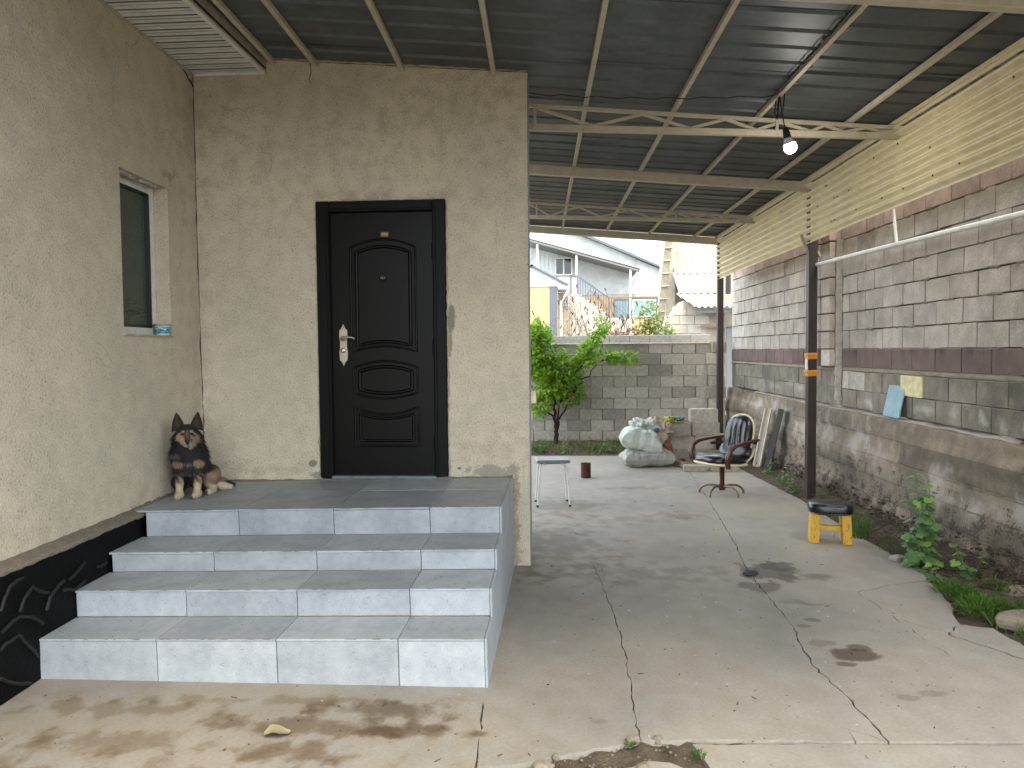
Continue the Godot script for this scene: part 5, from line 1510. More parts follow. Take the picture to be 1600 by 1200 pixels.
	cloth.uv1_triplanar = true; cloth.uv1_scale = Vector3.ONE * 3.0
	mb = MB.new(); sack(mb, Vector3.ZERO, Vector3(0.28, 0.25, 0.26), Basis(Vector3.BACK, -0.6), 140, 0.85)
	var bun := single(mb, "cloth_bundle", cloth, "bundle of brown patterned cloth leaning on the concrete blocks", "bundle", cp(1.70, 0.48, -10.87), TH)
	mb = MB.new(); sack(mb, Vector3(0.09, -0.22, 0.06), Vector3(0.13, 0.30, 0.10), Basis(Vector3.BACK, 0.15), 141, 0.4); put(mb, "brown_fold", mat(srgb(128, 84, 66), 0.9), bun)
	# loose concrete blocks
	var B := [[2.02, 0.0, -11.15, "bottom block at the left of the stack of loose blocks"], [2.42, 0.0, -11.15, "bottom block of the stack half hidden behind the office chair"], [2.02, 0.19, -11.15, "second row left block beside the cloth bundle"], [2.42, 0.19, -11.15, "second row right block behind the chair armrest"],
		[1.95, 0.38, -11.10, "third row left block carrying the yellow tray"], [2.38, 0.38, -11.14, "third row right block under the topmost block"], [2.36, 0.57, -11.16, "topmost concrete block of the stack beside the brown post"]]
	for k in B.size(): hollow_block("concrete_block", "grey hollow " + B[k][3], cp(B[k][0], B[k][1], B[k][2]), TH + rng.randf_range(-0.02, 0.02), k % 4)
	mb = MB.new(); mb.box(Vector3(0, 0.05, 0), Vector3(0.38, 0.10, 0.18), Basis.IDENTITY, 0.004)
	single(mb, "concrete_block", M.block3, "low pale block on the ground under the office chair seat", "concrete block", cp(2.44, 0, -10.3), TH + 0.05, "loose concrete blocks stacked by the corner")
	mb = MB.new(); mb.box(Vector3(0, 0.04, 0), Vector3(0.30, 0.08, 0.16), Basis.IDENTITY, 0.004)
	single(mb, "concrete_block", M.block1, "flat dark block lying left of the low pale block", "concrete block", cp(2.06, 0, -10.25), TH - 0.1, "loose concrete blocks stacked by the corner")
	# tray and packets on the third row
	s = thing("seedling_tray", "flat yellow brown tray lying on the stacked blocks", "tray", cp(1.92, 0.574, -11.08), TH + 0.1)
	mb = MB.new(); mb.box(Vector3(0, 0.008, 0), Vector3(0.28, 0.014, 0.18), Basis.IDENTITY, 0.004)
	for x in 6:
		for z in 3: mb.lathe([Vector2(0.022, 0.012), Vector2(0.012, 0.034), Vector2(0.0, 0.034)], 8, Vector3(-0.115 + 0.046 * x, 0, -0.055 + 0.055 * z))
	put(mb, "cells", mat(srgb(150, 116, 64), 0.8), s)
	mb = MB.new(); sack(mb, Vector3.ZERO, Vector3(0.13, 0.075, 0.11), Basis(Vector3.UP, 0.3), 150, 0.7); single(mb, "packet", mat(srgb(138, 150, 46), 0.6), "crumpled lime green packet lying on the tray", "packet", cp(1.855, 0.632, -11.06), TH)
	mb = MB.new(); sack(mb, Vector3.ZERO, Vector3(0.14, 0.06, 0.11), Basis(Vector3.UP, -0.4), 151, 0.4); single(mb, "packet", mat(srgb(42, 92, 84), 0.5), "crumpled dark green packet beside the lime one", "packet", cp(1.985, 0.626, -11.06), TH)
	# timber
	mb = MB.new(); mb.box(Vector3(0, 0.04, 0), Vector3(0.07, 0.07, 0.36), Basis.IDENTITY, 0.003); single(mb, "wood_offcut", M.old_wood, "short square timber offcut lying beside the sacks", "timber", cp(1.92, 0, -10.66), TH + 0.45)
	mb = MB.new(); mb.box(Vector3(0, 0.03, 0), Vector3(0.06, 0.055, 0.22), Basis(Vector3.RIGHT, 0.1), 0.003); single(mb, "wood_offcut", M.dark_wood, "reddish brown wood scrap behind the timber offcut", "timber", cp(1.98, 0, -10.86), TH - 0.6)
	for k in 4:
		mb = MB.new(); mb.box(Vector3(0, 0, 0), Vector3(0.75, 0.03, 0.10), Basis.IDENTITY, 0.003)
		single(mb, "plank", M.old_wood if k % 2 else M.bark, "weathered plank, %s in the pile behind the office chair" % ["lowest", "second lowest", "second highest", "topmost"][k], "plank", cp(2.72 + 0.03 * k, 0.06 + 0.12 * k, -10.95 + 0.05 * k), TH + 0.1 - 0.06 * k)
	for k in 2:
		mb = MB.new(); mb.box(Vector3(0, 0.20, 0), Vector3(0.07, 0.44, 0.07), Basis.IDENTITY, 0.003)
		single(mb, "timber_bearer", M.bark, ["dark timber upright at the left end of the planks behind the chair", "dark timber upright at the right end of the planks behind the chair"][k], "timber", cp(2.55 + 0.40 * k, 0, -11.0), TH)
	# boards leaning on the wall
	s = thing("white_board", "long white board with folded edges leaning against the block wall", "board", cp(2.95, 0, -10.5), TH)
	var up := Vector3(0.25, 0.80, -0.30).normalized()
	var side := Vector3(0.72, 0.0, 0.65).normalized()
	side = (side - up * side.dot(up)).normalized()
	var bb := Basis(side, up, side.cross(up))
	mb = MB.new(); mb.box(up * 0.44, Vector3(0.088, 0.86, 0.012), bb, 0.002); put(mb, "face", M.board, s)
	for q in [-1.0, 1.0]:
		mb = MB.new(); mb.box(up * 0.44 + side * 0.045 * q + bb.z * 0.016, Vector3(0.012, 0.85, 0.042), bb, 0.002); put(mb, "folded_edge", M.white_boards, s)
	mb = MB.new()
	mb.grid(24, 4, func(i, j): return Vector3(0.035 + 0.2 * j / 4.0 + 0.010 * sin(TAU * i / 8.0), 0.82 * j / 4.0, -0.02 + 0.22 * i / 24.0))
	mb.grid(24, 4, func(i, j): return Vector3(0.043 + 0.2 * j / 4.0 + 0.010 * sin(TAU * i / 8.0), 0.82 * j / 4.0, -0.02 + 0.22 * i / 24.0))
	single(mb, "slate_board", M.dark_slate, "dark wavy roofing sheet leaning on the wall behind the white board", "board", cp(2.95, 0, -10.32), TH)
	mb = MB.new(); mb.box(Vector3(0, 0.148, 0), Vector3(0.012, 0.296, 0.325), Basis(Vector3.BACK, -0.20), 0.002)
	single(mb, "blue_board", M.blue_board, "small pale blue board propped on the ledge of the wall", "board", cp(3.283, 0.973, -7.22), TH)
	# tub on the window sill
	var sill := HO + HL.basis * Vector3(-0.035, 1.748, 0.515)
	s = thing("plastic_tub", "small blue and white plastic tub with a lid on the window sill", "tub", sill, 0.4)
	mb = MB.new(); mb.lathe([Vector2(0.0, 0.001), Vector2(0.045, 0.001), Vector2(0.055, 0.068), Vector2(0.0, 0.068)], 28); put(mb, "cup", M.white_plastic, s)
	mb = MB.new(); mb.lathe([Vector2(0.0472, 0.012), Vector2(0.0555, 0.060)], 28); put(mb, "label_band", mat(srgb(66, 148, 168), 0.5), s)
	mb = MB.new()
	for k in 7:
		var a := -1.0 + 0.3 * k
		mb.box(Vector3(sin(a) * 0.053, 0.030 + 0.012 * sin(k * 2.2), cos(a) * 0.053), Vector3(0.015, 0.005, 0.004), Basis(Vector3.UP, a) * Basis(Vector3.BACK, 0.6 * sin(k * 1.7)), 0.001)
	put(mb, "label_marks", mat(srgb(20, 40, 50), 0.5), s)
	mb = MB.new()
	for k in 4:
		var a := -0.7 + 0.35 * k
		mb.box(Vector3(sin(a) * 0.0535, 0.046 + 0.006 * sin(k * 1.4), cos(a) * 0.0535), Vector3(0.017, 0.006, 0.004), Basis(Vector3.UP, a) * Basis(Vector3.BACK, -0.3), 0.001)
	put(mb, "label_marks", M.white_plastic, s)
	mb = MB.new(); mb.lathe([Vector2(0.0, 0.066), Vector2(0.058, 0.066), Vector2(0.060, 0.072), Vector2(0.058, 0.078), Vector2(0.050, 0.079), Vector2(0.0, 0.077)], 28); put(mb, "lid", M.board, s)
	# plant behind the pane
	s = thing("houseplant", "leafy potted houseplant seen dimly through the window pane", "plant", HO + HL.basis * Vector3(-0.235, 1.756, 0.72))
	mb = MB.new(); mb.lathe([Vector2(0.0, 0.0), Vector2(0.045, 0.0), Vector2(0.06, 0.09), Vector2(0.0, 0.09)], 16); put(mb, "pot", M.dark_wood, s)
	mb = MB.new(); mb.use_col = true
	for k in 70:
		var d := Vector3(rng.randf_range(-1, 1), rng.randf_range(-0.1, 1), rng.randf_range(-1, 1)).normalized()
		mb.col = Color(0.10, 0.26, 0.08) * rng.randf_range(0.7, 1.5)
		mb.leaf(Vector3(0, 0.11, 0) + d * rng.randf_range(0.04, 0.12), (d + Vector3(0.5, 0, 0)).normalized(), Vector3.UP, 0.07, 0.055, 0.3)
	put(mb, "leaves", M.leaf, s)
	# things lying on the concrete
	mb = MB.new()
	mb.grid(8, 3, func(i, j): return Vector3(-0.055 + 0.0135 * i, 0.012 + 0.012 * sin(i * 0.6) + 0.008 * absf(j - 1.5), (j - 1.5) * 0.03 * (1.0 - pow(absf(i - 4.0) / 4.4, 2.0)) + 0.004 * sin(i * 2.0)))
	single(mb, "dry_leaf", mat(srgb(150, 138, 108), 0.85), "curled pale dry leaf on the damp concrete before the steps", "leaf", cp(-1.117, 0, -3.145), 0.5)
	mb = MB.new(); mb.blob(Vector3(0, 0.012, 0), Vector3(0.12, 0.035, 0.07), Basis.IDENTITY, 2.6, noise(170, 12.0, 2), 0.4, 14, 8)
	single(mb, "stone_chip", M.dark_slate, "flat dark stone chip lying at the crack by the damp stain", "stone", cp(1.50, 0, -5.50), 0.1)

# ------------------------------------------------------------------ the dog
func smin(a: float, b: float, k: float) -> float:
	var h := maxf(k - absf(a - b), 0.0) / k
	return minf(a, b) - h * h * k * 0.25

func nets(bones: Array, lo: Vector3, hi: Vector3, cell: float, k: float, paint: Callable) -> MB:      # surface nets of tapered capsules joined smoothly
	var nx := int((hi.x - lo.x) / cell) + 1; var ny := int((hi.y - lo.y) / cell) + 1; var nz := int((hi.z - lo.z) / cell) + 1
	var F := PackedFloat32Array(); F.resize(nx * ny * nz); F.fill(1.0)
	for b in bones:
		var a: Vector3 = b[0]; var e: Vector3 = b[1]; var ra: float = b[2]; var rb: float = b[3]
		var m := maxf(ra, rb) + k + cell * 2.0
		var p0 := ((Vector3(minf(a.x, e.x), minf(a.y, e.y), minf(a.z, e.z)) - Vector3.ONE * m - lo) / cell).floor().max(Vector3.ZERO)
		var p1 := ((Vector3(maxf(a.x, e.x), maxf(a.y, e.y), maxf(a.z, e.z)) + Vector3.ONE * m - lo) / cell).ceil().min(Vector3(nx - 1, ny - 1, nz - 1))
		var ab := e - a
		var l2 := maxf(ab.length_squared(), 1e-9)
		for z in range(int(p0.z), int(p1.z) + 1):
			for y in range(int(p0.y), int(p1.y) + 1):
				for x in range(int(p0.x), int(p1.x) + 1):
					var p := lo + Vector3(x, y, z) * cell
					var t := clampf((p - a).dot(ab) / l2, 0.0, 1.0)
					var d := p.distance_to(a + ab * t) - lerpf(ra, rb, t)
					var i := (z * ny + y) * nx + x
					F[i] = smin(F[i], d, k)
	var id := {}
	var vs := PackedVector3Array(); var cs := PackedColorArray()
	for z in nz - 1:
		for y in ny - 1:
			for x in nx - 1:
				var i := (z * ny + y) * nx + x
				if F[i] > cell * 3.0: continue
				var sum := Vector3.ZERO; var cnt := 0
				for e in EDGES:
					var f0: float = F[i + e[0].x + e[0].y * nx + e[0].z * nx * ny]; var f1: float = F[i + e[1].x + e[1].y * nx + e[1].z * nx * ny]
					if (f0 < 0.0) != (f1 < 0.0):
						sum += Vector3(e[0]).lerp(Vector3(e[1]), f0 / (f0 - f1)); cnt += 1
				if cnt > 0:
					id[i] = vs.size()
					var p := lo + (Vector3(x, y, z) + sum / cnt) * cell
					vs.append(p); cs.append(paint.call(p))
	var ts := PackedInt32Array()
	var st := [1, nx, nx * ny]
	for i in id:
		for ax in 3:
			var j: int = i + st[ax]
			if j >= F.size(): continue
			var s0 := F[i] < 0.0; var s1 := F[j] < 0.0
			if s0 == s1: continue
			var u: int = st[(ax + 1) % 3]; var w: int = st[(ax + 2) % 3]
			if not (id.has(i - u) and id.has(i - w) and id.has(i - u - w)): continue
			var q := [id[i], id[i - u], id[i - u - w], id[i - w]]
			if s0: ts.append_array([q[0], q[1], q[2], q[0], q[2], q[3]])
			else: ts.append_array([q[0], q[2], q[1], q[0], q[3], q[2]])
	var mb := MB.new(); mb.use_col = true
	mb.raw(vs, ts, cs)
	return mb

const EDGES := [[Vector3i(0, 0, 0), Vector3i(1, 0, 0)], [Vector3i(0, 1, 0), Vector3i(1, 1, 0)], [Vector3i(0, 0, 1), Vector3i(1, 0, 1)], [Vector3i(0, 1, 1), Vector3i(1, 1, 1)],
	[Vector3i(0, 0, 0), Vector3i(0, 1, 0)], [Vector3i(1, 0, 0), Vector3i(1, 1, 0)], [Vector3i(0, 0, 1), Vector3i(0, 1, 1)], [Vector3i(1, 0, 1), Vector3i(1, 1, 1)],
	[Vector3i(0, 0, 0), Vector3i(0, 0, 1)], [Vector3i(1, 0, 0), Vector3i(1, 0, 1)], [Vector3i(0, 1, 0), Vector3i(0, 1, 1)], [Vector3i(1, 1, 0), Vector3i(1, 1, 1)]]

func spot(p: Vector3, c: Vector3, r: Vector3) -> float: return clampf((1.15 - ((p - c) / r).length()) * 4.0, 0.0, 1.0)

func hr(v: Vector3, a: float) -> Vector3:      # the head turns on the neck
	return Vector3(0, 0, -0.02) + Basis(Vector3.UP, a) * (v - Vector3(0, 0, -0.02))

func dog_paint(p: Vector3) -> Color:
	var black := Color(0.014, 0.013, 0.012)
	var tan := Color(0.25, 0.175, 0.105)
	var cream := Color(0.40, 0.315, 0.215)
	var c := black
	if p.z > -0.13 and absf(p.x) < 0.10 and p.y < 0.20:             # front legs
		var t := clampf((0.165 - p.y) / 0.08 + 0.45 * sin(p.y * 110.0 + p.x * 160.0) * clampf((p.y - 0.06) * 14.0, 0.0, 1.0), 0.0, 1.0)
		c = c.lerp(cream if p.y < 0.11 else tan, t)
		if p.z < -0.065 or p.y > 0.19: c = black
	if p.x > 0.045 and p.z < -0.10 and p.y < 0.19: c = c.lerp(tan * (0.8 + 0.25 * sin(p.y * 70.0 + p.x * 40.0)), clampf((0.185 - p.y) * 20.0, 0.0, 1.0) * clampf((p.x - 0.045) * 30.0, 0.0, 1.0))
	if p.x > 0.10 and p.y < 0.06: c = cream if p.z > -0.345 else black
	c = c.lerp(tan, 0.9 * maxf(spot(p, Vector3(-0.055, 0.245, 0.02), Vector3(0.04, 0.025, 0.06)), spot(p, Vector3(0.075, 0.25, 0.0), Vector3(0.03, 0.03, 0.06))))
	c = c.lerp(Color(0.16, 0.15, 0.14), 0.5 * maxf(spot(p, Vector3(-0.07, 0.30, 0.03), Vector3(0.05, 0.02, 0.06)), spot(p, Vector3(0.02, 0.245, 0.05), Vector3(0.03, 0.012, 0.06))))
	if p.y > 0.345 and p.y < 0.49:
		p = hr(p, -0.32)
	if p.y > 0.345 and p.z > -0.02 and p.y < 0.49:                                   # face
		for s in [-1.0, 1.0]:
			c = c.lerp(tan * 1.15, 0.9 * spot(p, Vector3(0.027 * s, 0.460, 0.045), Vector3(0.011, 0.008, 0.05)))      # brow
			c = c.lerp(tan * 1.25, 0.95 * spot(p, Vector3(0.044 * s, 0.420, 0.045), Vector3(0.030, 0.030, 0.06)))     # cheek
			c = c.lerp(cream, 0.9 * spot(p, Vector3(0.028 * s, 0.392, 0.085), Vector3(0.024, 0.028, 0.06)))     # muzzle side
			c = c.lerp(black, 0.9 * spot(p, Vector3(0.031 * s, 0.443, 0.05), Vector3(0.013, 0.007, 0.04)))
		c = c.lerp(Color(0.10, 0.055, 0.03), spot(p, Vector3(0, 0.43, 0.07), Vector3(0.013, 0.04, 0.07)))
		c = c.lerp(Color(0.33, 0.29, 0.25), 0.8 * spot(p, Vector3(0, 0.368, 0.10), Vector3(0.03, 0.012, 0.05)))
		c = c.lerp(black, spot(p, Vector3(0, 0.379, 0.135), Vector3(0.03, 0.003, 0.03)))
	return c

func dog() -> void:
	var d := thing("dog", "black and tan dog with upright ears sitting in the corner of the top step", "dog", Vector3(-2.535, 0.638, -5.02), 0.12)
	var bones := [
		[Vector3(-0.052, 0.022, 0.055), Vector3(-0.052, 0.026, 0.015), 0.024, 0.026], [Vector3(-0.052, 0.03, 0.015), Vector3(-0.055, 0.10, 0.0), 0.022, 0.021], [Vector3(-0.055, 0.10, 0.0), Vector3(-0.06, 0.20, -0.03), 0.021, 0.032], [Vector3(-0.06, 0.20, -0.03), Vector3(-0.06, 0.28, -0.04), 0.040, 0.058],
		[Vector3(0.052, 0.022, 0.015), Vector3(0.052, 0.026, -0.025), 0.024, 0.026], [Vector3(0.052, 0.03, -0.02), Vector3(0.055, 0.10, -0.03), 0.022, 0.021], [Vector3(0.055, 0.10, -0.03), Vector3(0.06, 0.20, -0.045), 0.021, 0.032], [Vector3(0.06, 0.20, -0.045), Vector3(0.06, 0.28, -0.05), 0.040, 0.058],
		[Vector3(0, 0.25, -0.06), Vector3(0.0, 0.31, -0.05), 0.085, 0.095], [Vector3(0, 0.25, -0.09), Vector3(0.0, 0.17, -0.20), 0.095, 0.09], [Vector3(0.02, 0.15, -0.20), Vector3(0.035, 0.10, -0.28), 0.09, 0.095],
		[Vector3(0, 0.31, -0.05), Vector3(0, 0.40, -0.02), 0.095, 0.075], [Vector3(-0.06, 0.315, -0.03), Vector3(0.06, 0.315, -0.03), 0.055, 0.055],
		[Vector3(0, 0.435, -0.02), Vector3(0, 0.425, 0.0), 0.068, 0.066], [Vector3(-0.045, 0.40, -0.03), Vector3(0.045, 0.40, -0.03), 0.048, 0.048],
		[Vector3(0, 0.412, 0.035), Vector3(0, 0.396, 0.105), 0.040, 0.026], [Vector3(0, 0.385, 0.04), Vector3(0, 0.376, 0.095), 0.028, 0.019],
		[Vector3(0.085, 0.115, -0.30), Vector3(0.115, 0.095, -0.20), 0.075, 0.052], [Vector3(0.115, 0.09, -0.20), Vector3(0.115, 0.03, -0.19), 0.045, 0.028], [Vector3(0.105, 0.024, -0.19), Vector3(0.095, 0.022, -0.12), 0.026, 0.024],
		[Vector3(0.11, 0.065, -0.30), Vector3(0.165, 0.032, -0.31), 0.045, 0.028], [Vector3(0.165, 0.030, -0.31), Vector3(0.225, 0.022, -0.305), 0.025, 0.021],
		[Vector3(-0.08, 0.12, -0.30), Vector3(-0.10, 0.08, -0.20), 0.075, 0.05], [Vector3(-0.10, 0.06, -0.18), Vector3(-0.09, 0.025, -0.10), 0.03, 0.024],
		[Vector3(0.07, 0.07, -0.37), Vector3(0.14, 0.04, -0.39), 0.036, 0.034], [Vector3(0.14, 0.04, -0.39), Vector3(0.22, 0.025, -0.39), 0.034, 0.018],
	]
	for b in bones:
		if b[0].y > 0.37 and b[1].y > 0.37:
			b[0] = hr(b[0], 0.32); b[1] = hr(b[1], 0.32)
		elif b[0].z < -0.15 and b[1].z < -0.15:
			b[0].x -= 0.035; b[1].x -= 0.035
	var mb := nets(bones, Vector3(-0.21, -0.012, -0.50), Vector3(0.31, 0.61, 0.17), 0.0075, 0.028, dog_paint)
	put(mb, "body", vmat(0.8), d)
	# coat: short tufts laid along the body
	var fur := MB.new(); fur.use_col = true
	for i in range(0, mb.v.size()):
		var p := mb.v[i]; var nn := mb.n[i]
		if p.y < 0.035 or (p.z > 0.02 and p.y > 0.35 and absf(p.x) < 0.05): continue
		var ear := p.y > 0.49
		var long := 0.012 if p.y < 0.17 else 0.030
		if ear: long = 0.008
		if p.y > 0.28 and p.y < 0.43 and p.z < 0.01: long = 0.042
		for k in (1 if p.y < 0.17 or ear else 2):
			var t := Vector3(rng.randf_range(-1, 1), rng.randf_range(-1, 1), rng.randf_range(-1, 1)) * 0.35
			var dir := (nn * 0.55 + Vector3(0, 0.6 if ear else -0.8, 0) + t).normalized()
			var sd := dir.cross(nn).normalized() * rng.randf_range(0.0025, 0.005)
			fur.col = mb.c[i] * rng.randf_range(0.6, 1.7)
			var q := p - nn * 0.004
			fur.tri(q - sd, q + sd, q + dir * long * rng.randf_range(0.6, 1.2))
	kind(put(fur, "coat", vmat(0.7), d), "stuff")
	for s in [-1.0, 1.0]:
		var e := MB.new(); e.blob(hr(Vector3(0.029 * s, 0.442, 0.064), 0.32), Vector3(0.019, 0.017, 0.016), Basis.IDENTITY, 2.0, null, 0, 12, 8); put(e, "eye", mat(srgb(20, 13, 9), 0.06), d)
		e = MB.new()
		e.grid(8, 8, func(i, j):
			var u: float = j / 8.0; var v: float = (i - 4.0) / 4.0
			var w := 0.034 * (1.0 - pow(u, 1.9)) + 0.002
			return hr(Vector3(s * (0.056 + 0.012 * u) + w * v, 0.468 + 0.112 * u - 0.012 * (1.0 - u) * s * v, -0.012 - 0.012 * u - 0.030 * (1.0 - v * v) * (1.0 - 0.7 * u)), 0.32))
		e.grid(8, 8, func(i, j):
			var u: float = j / 8.0; var v: float = (4.0 - i) / 4.0
			var w := 0.038 * (1.0 - pow(u, 1.9)) + 0.003
			return hr(Vector3(s * (0.056 + 0.012 * u) + w * v, 0.465 + 0.118 * u - 0.012 * (1.0 - u) * s * v, -0.018 - 0.012 * u - 0.036 * (1.0 - v * v) * (1.0 - 0.7 * u)), 0.32))
		e.use_col = true
		for k in e.c.size(): e.c[k] = Color(0.034, 0.022, 0.014) if k < 81 else Color(0.014, 0.012, 0.011)
		put(e, "ear", vmat(0.85), d)
	var n := MB.new(); n.blob(hr(Vector3(0, 0.404, 0.130), 0.32), Vector3(0.030, 0.022, 0.022), Basis.IDENTITY, 2.4, null, 0, 14, 8); put(n, "nose", mat(srgb(14, 13, 13), 0.25), d)
	for s in [[-0.052, 0.079], [0.052, 0.039]]:
		n = MB.new()
		for k in 3: n.tube([Vector3(s[0] - 0.012 + 0.012 * k, 0.03, s[1] - 0.004), Vector3(s[0] - 0.012 + 0.012 * k, 0.008, s[1] + 0.001)], 0.0014, 4)
		put(n, "claws", M.gloss_black, d)

# ------------------------------------------------------------------ plants and rubble
func crown(mb: MB, c: Vector3, r: Vector3, count: int, size: float, base: Color, nz: FastNoiseLite) -> void:
	for k in count:
		var d := Vector3(rng.randfn(), rng.randfn(), rng.randfn()).normalized()
		var p := c + d * r * pow(rng.randf(), 0.45)
		var w := nz.get_noise_3dv(p * 3.0)
		if w < -0.17: continue
		var out := (d + Vector3(rng.randf_range(-0.8, 0.8), rng.randf_range(-0.6, 0.5), rng.randf_range(-0.8, 0.8))).normalized()
		var g := rng.randf_range(0.65, 1.35) * (1.0 + 0.5 * w)
		mb.col = Color(base.r * g * rng.randf_range(0.8, 1.3), base.g * g, base.b * g)
		mb.leaf(p, out, Vector3(rng.randf_range(-0.5, 0.5), 1, rng.randf_range(-0.2, 0.9)).normalized(), size * rng.randf_range(0.7, 1.25), size * rng.randf_range(0.6, 0.95), rng.randf_range(0.05, 0.35))

func limb(mb: MB, a: Vector3, b: Vector3, r0: float, r1: float, sd: int) -> void:
	var nz := noise(sd, 2.0, 2)
	var pts := []; var rr := []
	for k in 9:
		var t := k / 8.0
		pts.append(a.lerp(b, t) + Vector3(nz.get_noise_1d(t * 2.0), 0.3 * nz.get_noise_1d(t * 2.0 + 7.0), nz.get_noise_1d(t * 2.0 + 3.0)) * 0.12 * sin(t * PI) * a.distance_to(b)); rr.append(lerpf(r0, r1, t))
	mb.tube(pts, rr, 7)

func lobed_leaf(lobes: int, sd: int) -> ArrayMesh:
	var mb := MB.new(); mb.use_col = true
	var r := RandomNumberGenerator.new(); r.seed = sd
	var rim: Array[Vector3] = []
	var n := 24
	for k in n + 1:
		var a := lerpf(-2.7, 2.7, k / float(n))
		var l := 0.62 + 0.30 * pow(absf(cos(a * lobes / 2.6)), 0.8) * (1.1 - 0.25 * absf(a) / 2.7) + r.randf_range(-0.05, 0.05)
		if k == 0 or k == n: l *= 0.7
		rim.append(Vector3(sin(a) * l * 0.62, -0.16 * l * l + 0.05 * cos(a * lobes), 0.35 + cos(a) * l * 0.62))
	mb.col = Color(1, 1, 1)
	for k in n:
		var c := Vector3(0, 0.03, 0.33)
		mb.tri(c, rim[k + 1], rim[k]) if true else null
	return mb.mesh()

func weed(at: Vector3, called: String, label: String, height: float, stems: int, leaves: int, size: float, shapes: Array, mats: Array, spread: float, group := "") -> void:
	var w := thing(called, label, "weed", at, 0.0, group)
	for s in stems:
		var top := Vector3(rng.randf_range(-spread, spread), height * rng.randf_range(0.65, 1.0) if s > 0 else height, rng.randf_range(-spread, spread))
		var foot := Vector3(rng.randf_range(-0.04, 0.04), -0.03, rng.randf_range(-0.04, 0.04))
		var mb := MB.new(); limb(mb, foot, top, 0.006, 0.0025, 33 + s); put(mb, "stem", M.stem, w)
		for k in leaves / stems:
			var t := 0.06 + 0.94 * (k + rng.randf()) / (leaves / stems)
			var a := k * 2.4 + s + rng.randf_range(-0.4, 0.4)
			var l := size * rng.randf_range(0.65, 1.2) * lerpf(1.15, 0.5, t)
			var o := put_mesh(shapes[rng.randi_range(0, shapes.size() - 1)], "leaf", mats[rng.randi_range(0, mats.size() - 1)] if t < 0.9 else mats[mats.size() - 1], w)
			var dir := Vector3(sin(a), 0, cos(a))
			var p := foot.lerp(top, t) + dir * rng.randf_range(0.01, 0.10) * (1.15 - t) * clampf(height * 2.0, 0.3, 1.0)
			o.transform = Transform3D(Basis(Vector3.UP, a) * Basis(Vector3.RIGHT, rng.randf_range(0.0, 0.75)) * Basis(Vector3.BACK, rng.randf_range(-0.35, 0.35)) * Basis.from_scale(Vector3.ONE * l), p)

func blades(mb: MB, at: Vector3, r: float, count: int, h: float, base: Color, lean := 0.5) -> void:
	for k in count:
		var a := rng.randf() * TAU
		var q := sqrt(rng.randf()) * r
		var p := at + Vector3(sin(a) * q, 0, cos(a) * q)
		var b := rng.randf() * TAU
		var d := Vector3(sin(b) * lean * rng.randf(), 1.0, cos(b) * lean * rng.randf()).normalized()
		var s := d.cross(Vector3(cos(b), 0.2, sin(b))).normalized() * rng.randf_range(0.0015, 0.004)
		var l := h * rng.randf_range(0.4, 1.2)
		var g := rng.randf_range(0.6, 1.4)
		mb.col = Color(base.r * g * rng.randf_range(0.8, 1.3), base.g * g, base.b * g)
		var m := p + d * l * 0.6
		var t := p + d * l + Vector3(sin(b), -0.3, cos(b)) * l * 0.25 * lean
		mb.tri(p - s, p + s, m + s * 0.7); mb.tri(p - s, m + s * 0.7, m - s * 0.7); mb.tri(m - s * 0.7, m + s * 0.7, t)

func clump(mb: MB, at: Vector3, r: Vector3, count: int, size: float, base: Color) -> void:
	for k in count:
		var d := Vector3(rng.randfn(), absf(rng.randfn()), rng.randfn()).normalized()
		var p := at + d * r * sqrt(rng.randf())
		var g := rng.randf_range(0.6, 1.4)
		mb.col = Color(base.r * g * rng.randf_range(0.8, 1.3), base.g * g, base.b * g)
		if k % 5 > 2: continue
		var tall := rng.randf_range(0.6, 1.9)
		mb.leaf(p, (d + Vector3(rng.randf_range(-0.9, 0.9), 0.9, rng.randf_range(-0.9, 0.9))).normalized(), Vector3.UP, size * tall, size * 0.26, 0.25)

